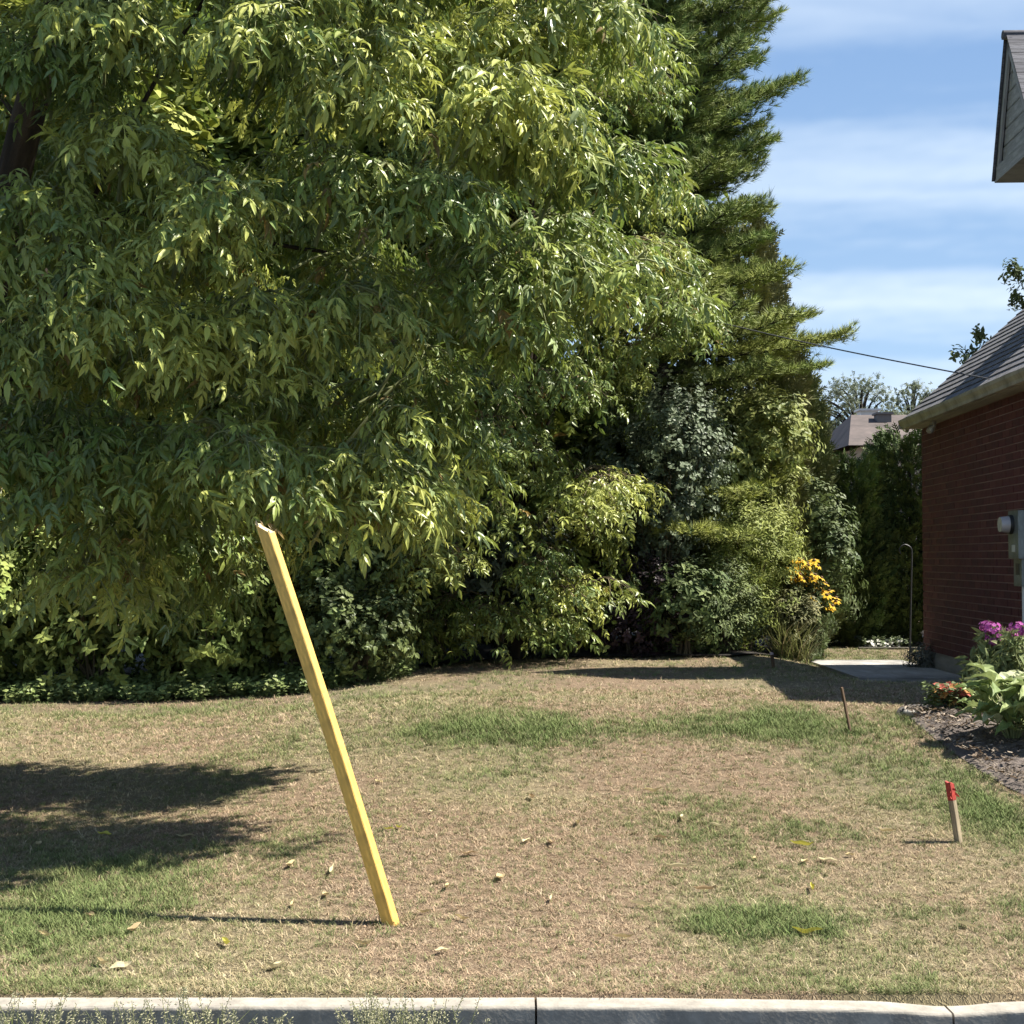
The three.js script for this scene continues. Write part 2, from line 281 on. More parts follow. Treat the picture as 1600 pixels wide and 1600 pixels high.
{
  const house = thing('brick_house', 'dark red brick house with grey shingled roof at the right edge of the lawn', 'house', [4.68, 0.295, -16.04]);
  house.rotation.y = -0.0455;
  const LZ = 4.0, TOP = 2.725, BASE = 0.211;
  part('foundation', mergeGeometries([box(0.012, 6, -0.6, BASE - 0.004, 0.012, LZ - 0.012)]), M.concrete, house);
  part('wall', mergeGeometries([box(0.008, 6, BASE - 0.003, TOP + 0.12, 0.008, LZ - 0.008)]), M.mortar, house);
  // bricks: running bond, the nearest 300 each a part of its own
  const bh = 0.0625, bl = 0.2, course = (TOP - BASE) / 34, list = [];
  for (let k = 0; k < 34; k++) {
    const y = BASE + k * course;
    for (let z = k % 2 ? -0.105 : 0; z < LZ; z += 0.21) { const z0 = Math.max(0, z), z1 = Math.min(LZ, z + bl); if (z1 - z0 > 0.04) list.push([y, z0, z1]); }
  }
  list.sort((a, b) => b[1] - a[1]);
  const full = box(0, 0.05, 0, bh, 0, bl), rest = [[], [], []], r = rng(31);
  list.forEach(([y, z0, z1], i) => {
    const t = r() < 0.55 ? 0 : r() < 0.55 ? 1 : 2, mat = [M.brickA, M.brickB, M.brickC][t], w = z1 - z0, out = (r() - 0.5) * 0.003;
    if (i < 300) { const b = part('brick', full, mat, house); b.position.set(out, y, z0); b.scale.z = w / bl; } else { const g = box(out, 0.05, y, y + bh, z0, z1); rest[t].push(g); }
  });
  rest.forEach((l, t) => l.length && part('brickwork', mergeGeometries(l), [M.brickA, M.brickB, M.brickC][t], house, 'stuff'));
  // eave: soffit, fascia, gutter
  const EX = -0.17, EY = 2.845, sl = 0.92, RX = 3.4, RY = EY + (RX - EX) * sl, z0 = -0.05, z1 = LZ + 0.75;
  part('soffit', box(EX + 0.02, 0.3, TOP - 0.002, TOP + 0.012, z0 + 0.03, z1), M.cream, house);
  part('fascia', box(EX, EX + 0.02, TOP - 0.01, EY - 0.012, z0, z1), M.cream, house);
  {
    const s = new THREE.Shape([[0, 0], [-0.05, 0], [-0.054, 0.03], [-0.08, 0.07], [-0.084, 0.1], [-0.076, 0.1], [-0.072, 0.075], [-0.046, 0.036], [-0.042, 0.01], [-0.004, 0.01], [-0.004, 0.1], [0, 0.1]].map(([x, y]) => new THREE.Vector2(x, y)));
    const g = new THREE.ExtrudeGeometry(s, { depth: z1 - z0 - 0.02, bevelEnabled: false }); g.translate(EX - 0.002, EY - 0.125, z0 + 0.01);
    const gut = part('gutter', g, M.cream, house);
    part('end_cap', box(EX - 0.078, EX - 0.002, EY - 0.122, EY - 0.03, z0 + 0.004, z0 + 0.01), M.cream, gut);
  }
  part('rake_board', (() => { const s = new THREE.Shape([[EX, EY - 0.16], [RX, RY - 0.16], [RX, RY - 0.012], [EX, EY - 0.012]].map(([x, y]) => new THREE.Vector2(x, y))); const g = new THREE.ExtrudeGeometry(s, { depth: 0.025, bevelEnabled: false }); g.translate(0, 0, z0 + 0.002); return g; })(), M.cream, house);
  part('gable_end', (() => { const s = new THREE.Shape([[0.02, TOP], [6, TOP], [RX, RY - 0.1], [RX - 0.2, RY - 0.25]].map(([x, y]) => new THREE.Vector2(x, y))); const g = new THREE.ExtrudeGeometry(s, { depth: LZ - 0.1, bevelEnabled: false }); g.translate(0, 0.02, 0.05); return g; })(), M.mortar, house);
  part('roof_deck', (() => { const s = new THREE.Shape([[EX, EY - 0.02], [RX, RY - 0.02], [2 * RX - EX, EY - 0.02], [2 * RX - EX, EY - 0.06], [RX, RY - 0.08], [EX, EY - 0.06]].map(([x, y]) => new THREE.Vector2(x, y))); const g = new THREE.ExtrudeGeometry(s, { depth: z1 - z0 - 0.06, bevelEnabled: false }); g.translate(0, 0, z0 + 0.03); return g; })(), M.shingleB, house);
  // shingle courses, each lapping the one below
  const ang = Math.atan(sl), SL = Math.hypot(RX - EX, RY - EY), ex = 0.135;
  for (let k = 0; k * ex < SL - 0.05; k++) {
    const g = new THREE.BoxGeometry(ex + 0.05, 0.011, z1 - z0 + 0.02, 1, 1, 24);
    const p = g.attributes.position;
    for (let i = 0; i < p.count; i++) { const a = p.getX(i), zz = p.getZ(i); if (a < 0) p.setX(i, a + (hash2(Math.round(zz * 9) + k * 57, k) - 0.5) * 0.012); }
    { const uv = g.attributes.uv; for (let i = 0; i < uv.count; i++) uv.setXY(i, p.getZ(i) / 0.9 + k * 0.37, p.getX(i) / 0.9 + k * 0.21); }
    g.rotateZ(-0.075); g.translate((ex + 0.05) / 2 - 0.015, 0.013, 0);
    const m = part('shingle_course', g, k % 3 === 1 ? M.shingleB : M.shingle, house);
    m.rotation.z = ang; m.position.set(EX + Math.cos(ang) * k * ex, EY + Math.sin(ang) * k * ex - 0.008, (z0 + z1) / 2);
  }
  // steep gabled dormer rising from the roof
  const DX = 0.43, RZ = 1.92, RYD = 6.53, EYD = 5.27, hw = 0.44, hf = 0.78, XE = 3.1;
  const tri = (x0, x1, k, y0) => { const s = new THREE.Shape([new THREE.Vector2(RZ - hw * k, y0), new THREE.Vector2(RZ + hf * k, y0), new THREE.Vector2(RZ, y0 + (RYD - EYD) * k)]); const g = new THREE.ExtrudeGeometry(s, { depth: x1 - x0, bevelEnabled: false }); g.rotateY(-Math.PI / 2); g.translate(x1, 0, 0); return g; };
  const dormer = part('dormer', mergeGeometries([tri(DX + 0.06, XE, 0.9, EYD + 0.02).toNonIndexed(), box(0.86, XE, 3.4, EYD - 0.1, RZ - 0.36, RZ + 0.66).toNonIndexed()].map((g) => { g.deleteAttribute('uv'); return g; })), M.greyBoard, house);
  for (let k = 0; k < 7; k++) { const y0 = EYD + 0.05 + k * 0.17, f = 1 - (y0 + 0.16 - EYD) / (RYD - EYD), w = hw * 0.9 * f; if (w > 0.03) part('siding_board', box(DX + 0.042, DX + 0.062, y0, y0 + 0.162, RZ - w, RZ + hf * 0.9 * f), M.greyBoard, dormer); }
  part('cornice', mergeGeometries([box(DX, XE, EYD - 0.1, EYD + 0.05, RZ - hw + 0.02, RZ + hf - 0.02), box(DX - 0.012, XE, EYD - 0.115, EYD - 0.095, RZ - hw, RZ + hf)]), M.greyBoard, dormer);
  for (const k of [-1, 1]) {
    const half = k < 0 ? hw : hf, ra = Math.atan2(RYD - EYD, half), rl = Math.hypot(RYD - EYD, half) + 0.1;
    const slab = (x0, x1, t, off, name, mat, l0 = 0, l1 = rl) => { const g = box(x0, x1, off, off + t, 0, l1 - l0); g.rotateX(-(-ra)); g.translate(0, -Math.sin(ra) * l0, Math.cos(ra) * l0); const m = part(name, g, mat, dormer); m.position.set(0, RYD, RZ); if (k < 0) m.scale.z = -1; return m; };
    slab(DX, XE, 0.03, 0, 'roof_slope', M.darkTrim);
    slab(DX + 0.005, DX + 0.03, 0.07, -0.075, 'rake_board', M.greyBoard);
    for (let j = 0; j < 10; j++) { slab(DX - 0.02, XE, 0.012, 0.032 + (j % 2) * 0.002, 'shingle_course', j % 3 ? M.shingle : M.shingleB, j * 0.15, Math.min(rl, j * 0.15 + (k < 0 ? 0.155 : 0.146))); }
  }
  part('ridge_cap', (() => { const g = new THREE.CylinderGeometry(0.05, 0.05, XE - DX + 0.05, 8); g.rotateZ(Math.PI / 2); g.translate((DX + XE) / 2 - 0.02, RYD + 0.02, RZ); return g; })(), M.shingleB, dormer);
}
// electricity meter on the wall, with its socket box and conduit
{
  const o = thing('electricity_meter', 'grey electricity meter box with round glass meter on the brick wall', 'meter', [4.68, 0.295, -16.04]); o.rotation.y = -0.0455;
  const zc = 3.74;
  part('socket_box', box(-0.13, -0.004, 1.24, 1.66, zc - 0.12, zc + 0.16), M.meter, o);
  part('lower_box', box(-0.095, -0.004, 1.0, 1.238, zc - 0.09, zc + 0.13), M.meter, o);
  const ring = new THREE.CylinderGeometry(0.085, 0.085, 0.03, 24); ring.rotateZ(Math.PI / 2); ring.translate(-0.145, 1.54, zc - 0.02); part('ring', ring, M.black, o);
  const dome = new THREE.CylinderGeometry(0.066, 0.075, 0.075, 24); dome.rotateZ(Math.PI / 2); dome.translate(-0.197, 1.54, zc - 0.02); part('meter_glass', dome, M.meterGlass, o);
  part('label_plate', box(-0.1325, -0.1305, 1.30, 1.36, zc - 0.02, zc + 0.07), M.plate, o);
  part('sticker', box(-0.0975, -0.0955, 1.1, 1.2, zc - 0.03, zc + 0.07), M.darkTrim, o);
  const con = new THREE.CylinderGeometry(0.024, 0.024, 1.25, 12); con.translate(-0.05, 0.375, zc + 0.06); part('conduit', con, M.white, o);
}
{
  const o = thing('flood_light', 'small cream twin floodlight under the eave of the brick house', 'light fixture', [4.68, 0.295, -16.04]); o.rotation.y = -0.0455;
  const b = new THREE.CylinderGeometry(0.035, 0.035, 0.03, 12); b.translate(-0.09, 2.708, 0.9); part('base', b, M.cream, o);
  for (const k of [-1, 1]) { const g = new THREE.CylinderGeometry(0.018, 0.036, 0.085, 12); g.rotateX(k * 0.6); g.rotateZ(-0.5); g.translate(-0.11, 2.65, 0.9 + k * 0.055); part('lamp_head', g, M.cream, o); }
}
// paved slab beside the house
{
  const g = box(SLAB.x0, SLAB.x1, 0.2, 0.335, -SLAB.d1, -SLAB.d0);
  structure('patio_slab', g, std([0.72, 0.68, 0.62], { map: coarseGrain, bumpMap: concreteBump, bumpScale: 0.003 }));
}

// ---------------------------------------------------------------- leaf shapes
const R0 = rng(77);
function compoundLeaf(seed, pairs = 2, L = 0.2, len = 0.105, wid = 0.042) {
  const s = new Soup(), r = rng(seed);
  const rach = (t) => V(0, 0.03 * t - 0.13 * t * t * (L / 0.2), L * t * (1 - 0.3 * t));
  for (let i = 0; i < 3; i++) { const a = rach(i / 3), b = rach((i + 1) / 3), w = V(0.0022, 0, 0); s.quad(a.clone().sub(w), a.clone().add(w), b.clone().add(w), b.clone().sub(w)); }
  for (let k = 0; k < pairs; k++) for (const side of [-1, 1]) {
    const t = 0.45 + 0.4 * k / Math.max(1, pairs - 1) + (r() - 0.5) * 0.1, at = rach(t);
    const dir = V(side * (0.5 + 0.6 * r()), -0.3 - 0.95 * r(), 0.2 + 0.7 * r());
    s.leaf(at, dir, V(side * (0.8 * r() - 0.5), 0.8 + 0.6 * r(), 0.2 + 0.6 * r()), len * (0.8 + 0.35 * r()), wid * (0.85 + 0.3 * r()), 0.25 + 0.5 * r(), 0.1 + 0.45 * r());
  }
  s.leaf(rach(1), V((r() - 0.5) * 0.4, -1, 0.45), V(0, 0.4, 1), len * 1.15, wid * 1.15, 0.35, 0.22);
  return s.geo();
}
function sprigGeo(seed, n = 6, len = 0.06, wid = 0.035, spread = 1.0, stem = 0.1, fold = 0.3) {
  const s = new Soup(), r = rng(seed);
  for (let i = 0; i < n; i++) {
    const a = i * 2.4 + r(), t = (i + 0.4) / n, dir = V(Math.cos(a) * spread, 0.55 - 0.5 * r(), Math.sin(a) * spread);
    s.leaf(V(0, stem * t, 0), dir, V(0, 1, 0), len * (0.75 + 0.5 * r()), wid * (0.8 + 0.4 * r()), fold, 0.2 + 0.2 * r(), [0.9, 1]);
  }
  s.blade(V(0, -0.03, 0), V(0, 1, 0), V(1, 0, 0), stem + 0.03, 0.004, 0.05);
  return s.geo();
}
function cedarSpray(seed) {
  const s = new Soup(), r = rng(seed), n = V(0, 0, 1);
  for (let i = 0; i < 9; i++) {
    const t = i / 9, side = i % 2 ? 1 : -1, a = (0.55 + 0.3 * r()) * side, at = V(0, 0.13 * t, (r() - 0.5) * 0.012), l = 0.062 * (1.15 - 0.6 * t) * (0.8 + 0.4 * r());
    s.leaf(at, V(Math.sin(a), Math.cos(a), (r() - 0.5) * 0.7), V((r() - 0.5) * 0.6, (r() - 0.5) * 0.6, 1), l, 0.016, 0.2, 0.1);
  }
  s.leaf(V(0, 0, 0), V(0, 1, 0.1), n, 0.17, 0.012, 0.2, 0.1);
  return s.geo();
}
function pineTuft(seed, n = 30, len = 0.095) {
  const s = new Soup(), r = rng(seed);
  for (let i = 0; i < n; i++) {
    const a = r() * 6.283, t = 0.25 + 0.85 * r(), dir = V(Math.cos(a) * Math.sin(t), Math.cos(t), Math.sin(a) * Math.sin(t)), at = V(0, 0.05 * (r() - 0.6), 0), l = len * (0.75 + 0.4 * r());
    const sd = V(-Math.sin(a), 0, Math.cos(a)).multiplyScalar(0.0032);
    const tip = at.clone().addScaledVector(dir, l); tip.y -= 0.012 * r();
    s.tri(at.clone().sub(sd), at.clone().add(sd), tip);
  }
  return s.geo();
}
const LEAF = {
  elder: [compoundLeaf(1, 2, 0.19, 0.10, 0.027), compoundLeaf(2, 3, 0.22, 0.10, 0.028), compoundLeaf(3, 2, 0.17, 0.115, 0.033), compoundLeaf(31, 1, 0.13, 0.125, 0.038)],
  elderFar: [compoundLeaf(4, 2, 0.16, 0.08, 0.025), compoundLeaf(5, 2, 0.15, 0.085, 0.028), compoundLeaf(51, 1, 0.12, 0.09, 0.032)],
  small: [sprigGeo(6, 7, 0.062, 0.03), sprigGeo(7, 6, 0.07, 0.036)],
  round: [sprigGeo(8, 6, 0.06, 0.045, 1, 0.12), sprigGeo(9, 7, 0.055, 0.04, 1, 0.14)],
  big: [sprigGeo(10, 6, 0.13, 0.075, 1, 0.2), sprigGeo(12, 7, 0.12, 0.065, 1, 0.22)],
  fine: [sprigGeo(13, 8, 0.045, 0.016, 0.9, 0.12), sprigGeo(14, 9, 0.05, 0.014, 0.9, 0.13)],
  cedar: [cedarSpray(15), cedarSpray(16)],
  pine: [pineTuft(17, 20, 0.095), pineTuft(18, 20, 0.088)],
};
const barkTex = texture(256, 256, (x, y) => { const k = 120 + 110 * tnoise(x / 256 * 24, y / 256 * 5, 5 * 24) - 60 * Math.pow(tnoise(x / 256 * 12, y / 256 * 3, 12), 3) + 30 * (hash2(x, y) - 0.5); return [k, k * 0.95, k * 0.88]; });
const bark = std([0.16, 0.12, 0.085], { map: barkTex, bumpMap: barkTex, bumpScale: 0.02, roughness: 1 }), barkGrey = std([0.13, 0.115, 0.10], { map: barkTex, bumpMap: barkTex, bumpScale: 0.015, roughness: 1 });
const twigMat = std([0.15, 0.115, 0.06], { roughness: 0.9 }), greenTwig = std([0.24, 0.26, 0.10], { roughness: 0.8 });

function sphereDir(r) { const u = r() * 2 - 1, a = r() * 6.283, s = Math.sqrt(1 - u * u); return V(Math.cos(a) * s, u, Math.sin(a) * s); }
// boughs: little umbrellas of hanging leaves spread through the crown
function boughs(o) {
  const r = rng(o.seed), lists = o.geos.map(() => []), tips = [], tw = [], centres = [];
  for (let b = 0, guard = 0; b < o.n && guard < o.n * 40; guard++) {
    const e = o.ells[Math.floor(r() * o.ells.length)], dir = sphereDir(r), rho = lerp(o.inner ?? 0.45, 1, Math.pow(r(), 0.55));
    let p = V(e[0] + dir.x * e[3] * rho, e[1] + dir.y * e[4] * rho, e[2] + dir.z * e[5] * rho);
    if (o.clusters && centres.length < o.clusters) {
      if (p.y > (o.minY ?? 0.6) && p.y < (o.maxY ?? 99) && (!o.keep || o.keep(p, r)) && centres.every((c) => c[0].distanceTo(p) > o.gap)) centres.push([p, dir, 0.7 + 0.6 * r(), r()]);
      if (guard > o.n * 12) o.clusters = centres.length;
      continue;
    }
    let cl = null;
    if (o.clusters) {
      cl = centres[b % centres.length]; const k = o.gap * 0.62 * cl[2], j = sphereDir(r).multiplyScalar(Math.pow(r(), 0.5));
      p = cl[0].clone().add(V(j.x * k, j.y * k * 0.55 - 0.25 * k * (j.x * j.x + j.z * j.z), j.z * k)); dir.copy(cl[1]);
    } else if (p.y < (o.minY ?? 0.6) || p.y > (o.maxY ?? 99) || (o.keep && !o.keep(p, r))) continue;
    b++;
    const out = V(p.x - o.axis[0], 0, p.z - o.axis[1]); out.normalize(); out.lerp(V(dir.x, 0, dir.z), 0.5).normalize();
    const R = o.R * (0.65 + 0.7 * r()), tint = cl ? clamp(cl[3] + (r() - 0.5) * 0.5) : r(), slope = 0.25 + 0.4 * r(), n = Math.round(o.per * (R / o.R) ** 1.4);
    tips.push(p);
    const start = p.clone().addScaledVector(out, -R * 1.3).add(V(0, -0.12 - 0.2 * r(), 0));
    tw.push(tube([start, p.clone().addScaledVector(out, -R * 0.5), p.clone().add(V(0, 0.0, 0)), p.clone().addScaledVector(out, R * 0.8).add(V(0, -R * 0.35, 0))], 0.011, 0.003, 4, 5));
    for (let k = 0; k < n; k++) {
      const a = r() * 6.283, rr = R * Math.sqrt(r()), ox = Math.cos(a) * rr, oz = Math.sin(a) * rr, along = ox * out.x + oz * out.z;
      const q = V(p.x + ox, p.y - 0.7 * rr * rr / R - slope * along * 0.6 + (r() - 0.6) * 0.16, p.z + oz);
      const yaw = Math.atan2(ox * 0.8 + out.x * 0.5 * R + (r() - 0.5) * 0.3 * R, oz * 0.8 + out.z * 0.5 * R + (r() - 0.5) * 0.3 * R);
      const it = { p: q, q: yawQ(yaw + (r() - 0.5) * 1.2, (r() - 0.5) * 1.7, (r() - 0.5) * 1.5), s: o.scale * (0.55 + 0.8 * r()), c: o.color(r, tint, q) };
      lists[Math.floor(r() * lists.length)].push(it);
      if (k % 9 === 0) tw.push(tube([p.clone().addScaledVector(out, -R * 0.3 + along * 0.3), q.clone().lerp(p, 0.4).add(V(0, 0.05, 0)), q], 0.005, 0.002, 3, 3));
    }
  }
  return { lists, tips, tw };
}
function limbs(tree, trunkPts, tips, n, r0, mat, r) {
  for (let i = 0; i < n; i++) {
    const t = tips[Math.floor(r() * tips.length)], base = trunkPts[Math.min(trunkPts.length - 1, 1 + Math.floor(r() * (trunkPts.length - 1)))], a = base.clone().lerp(trunkPts[1], r() * 0.5);
    if (a.y > t.y + 0.6) a.y = Math.max(trunkPts[0].y + 0.6, t.y - 0.4);
    const mid = a.clone().lerp(t, 0.5).add(V(0, 0.35 + 0.2 * r(), 0));
    part('limb', tube([a, mid, t], r0 * (0.6 + 0.6 * r()), 0.012, 6, 8), mat, tree);
  }
}
function elderColor(base, yellow, dull) {
  return (r, tint) => { const v = 0.7 + 0.6 * r(), k = clamp(0.05 + 0.75 * tint * tint + (r() - 0.4) * 0.5); let c = mixc(base, yellow, k); if (r() < 0.012) c = [0.30, 0.20, 0.05]; if (r() < 0.15) c = mixc(c, dull, 0.6); return scl(c, v); };
}

// ---------------------------------------------------------------- the big box elder in front
const WIN = (p, m = 0.6) => Math.abs(p.x) < -p.z * 0.37 + m;
{
  const t = thing('box_elder_tree', 'large box elder with long drooping leaves filling the upper left, nearest tree', 'tree', [0, 0, 0]);
  const gy = groundY(-3.75, -8.7), trunk = [V(-3.75, gy - 0.1, -8.7), V(-3.65, 1.3, -8.65), V(-3.3, 2.6, -8.5), V(-2.9, 4.1, -8.3), V(-2.4, 5.7, -8.1)];
  part('trunk', tube(trunk, 0.17, 0.07, 12, 16), bark, t);
  const r = rng(101), o = boughs({
    seed: 102, n: 720, clusters: 150, gap: 0.47, per: 56, R: 0.26, geos: LEAF.elder, scale: 0.60, axis: [-3.0, -8.3], inner: 0.62, minY: 0.8, maxY: 6.8,
    ells: [[-2.12, 3.98, -7.95, 3.0, 3.0, 1.6]], color: elderColor([0.18, 0.265, 0.048], [0.58, 0.60, 0.125], [0.23, 0.33, 0.14]),
    keep: (p, r) => { if (!WIN(p, 1.0) || (p.y > 5.2 && r() < 0.45)) return false; const px = 800 + p.x / -p.z * F, py = 873 - (p.y - EYE) / -p.z * F; const right = [[-400, 930], [150, 950], [250, 1010], [400, 960], [500, 850], [600, 780], [700, 730], [800, 670], [900, 620]]; let lim = 930; for (let k = 0; k < right.length - 1; k++) if (py >= right[k][0] && py < right[k + 1][0]) lim = lerp(right[k][1], right[k + 1][1], (py - right[k][0]) / (right[k + 1][0] - right[k][0])); if (px > lim) return false; const t = p.y / SUN.y, hx = p.x - SUN.x * t, hz = p.z - SUN.z * t; if (hx > -3.9 && hz < -7.5 && hz > -8.2 && !(py > 760 && px < 300)) return false; return py < (px < 60 ? 780 : px < 140 ? 850 : px < 290 ? 940 : px < 420 ? 775 : px < 640 ? 755 : 725) + 40 * (r() - 0.5); },
  });
  limbs(t, trunk, o.tips.filter((q) => q.z < -8.5 && q.y > 3.2), 8, 0.024, bark, r);
  part('twigs', mergeGeometries(o.tw), greenTwig, t, 'stuff');
  const mat = leafMat([1, 1, 1], 0.33, 0.7, { clearcoatRoughness: 0.36 });
  // the 300 nearest leaves are single parts, the rest one mass
  const all = []; o.lists.forEach((l, i) => l.forEach((it) => all.push([it, i])));
  const inView = ([it]) => Math.abs(it.p.x / it.p.z) < 0.36 && (it.p.y - EYE) / -it.p.z < 0.4;
  const order = all.filter(inView).sort((a, b) => b[0].p.z - a[0].p.z).slice(0, 300), single = new Set(order.map((a) => a[0]));
  const tones = []; for (let k = 0; k < 8; k++) { const m = leafMat([1, 1, 1], 0.33, 0.7, { clearcoatRoughness: 0.36 }); m.color.setRGB(...mixc([0.18, 0.265, 0.048], [0.56, 0.58, 0.12], k / 7)).multiplyScalar(TONE); tones.push(m); }
  order.forEach(([it, i], k) => { const l = part('leaf', LEAF.elder[i], tones[(k * 5) % 8], t); l.position.copy(it.p); l.quaternion.copy(it.q); l.scale.setScalar(it.s); });
  o.lists.forEach((l, i) => instanced('crown', LEAF.elder[i], mat, l.filter((it) => !single.has(it)), t));
}
// the second box elder, further back in the middle
{
  const t = thing('box_elder_tree', 'smaller leaved yellow green box elder in the middle behind the large one', 'tree', [0, 0, 0]);
  const trunk = [V(0.0, 0.25, -15.6), V(0.05, 1.8, -15.5), V(0.15, 3.8, -15.3), V(0.2, 6, -15.1)];
  part('trunk', tube(trunk, 0.15, 0.05, 9, 12), bark, t);
  const r = rng(111), o = boughs({
    seed: 112, n: 430, clusters: 85, gap: 0.6, per: 46, R: 0.33, geos: LEAF.elderFar, scale: 0.82, axis: [0.1, -15.4], inner: 0.6, minY: 0.85, maxY: 8.3,
    ells: [[0.15, 4.7, -15.0, 1.75, 3.7, 1.35], [-0.9, 2.5, -14.7, 1.2, 1.9, 0.9], [1.4, 4.0, -15.3, 0.7, 0.8, 0.7]], color: elderColor([0.175, 0.255, 0.047], [0.52, 0.54, 0.11], [0.22, 0.31, 0.12]),
    keep: (p) => { const px = 800 + p.x / -p.z * F, py = 873 - (p.y - EYE) / -p.z * F; return px < (py < 330 ? 985 : py < 520 ? 1070 : py < 590 ? 950 : py < 680 ? 915 : py < 760 ? 975 : 955); },
  });
  limbs(t, trunk, o.tips, 14, 0.035, bark, r);
  part('twigs', mergeGeometries(o.tw), twigMat, t, 'stuff');
  const mat = leafMat([1, 1, 1], 0.33, 0.6, { clearcoatRoughness: 0.36 });
  o.lists.forEach((l, i) => instanced('crown', LEAF.elderFar[i], mat, l, t));
}
// dark broadleaf trees of the wood behind
[[-6.6, -17.5, 2.6, 4.4, 6.6, 'dark broadleaf tree far left in the wood behind the box elder'], [-3.0, -18.5, 2.6, 5, 6.0, 'dark broadleaf tree behind the middle of the big box elder'], [0.2, -19.5, 2.3, 4.8, 6.0, 'dark broadleaf tree behind the smaller box elder'], [-9.8, -16.5, 2.4, 4, 6, 'dark broadleaf tree at the left end of the wood, mostly hidden'], [-4.6, -15.6, 1.7, 4.2, 5.2, 'broadleaf tree behind the left half of the big box elder'], [-1.5, -16.4, 1.5, 4.2, 5.2, 'broadleaf tree between the two box elders, hidden by their leaves']].forEach(([x, z, rx, ry, cy, label], i) => {
  const t = thing('broadleaf_tree', label, 'tree', [0, 0, 0], 'trees of the wood behind the lawn');
  const g = groundY(x, z), trunk = [V(x, g - 0.1, z), V(x + 0.1, 2.5, z), V(x - 0.05, 5, z), V(x, cy + 1.5, z)];
  part('trunk', tube(trunk, 0.2, 0.08, 9, 10), barkGrey, t);
  const o = boughs({ seed: 200 + i, n: 230, per: 34, R: 0.75, geos: LEAF.big, scale: 1.5, axis: [x, z], inner: 0.6, minY: 1.2, ells: [[x, cy, z, rx, ry, 1.5]], color: elderColor([0.175, 0.255, 0.047], [0.52, 0.54, 0.11], [0.22, 0.31, 0.12]), keep: (p) => p.z > z - 0.9 });
  limbs(t, trunk, o.tips, 9, 0.05, barkGrey, rng(300 + i));
  const mat = leafMat([1, 1, 1], 0.3, 0.2);
  o.lists.forEach((l, k) => instanced('crown', LEAF.big[k], mat, l, t));
});

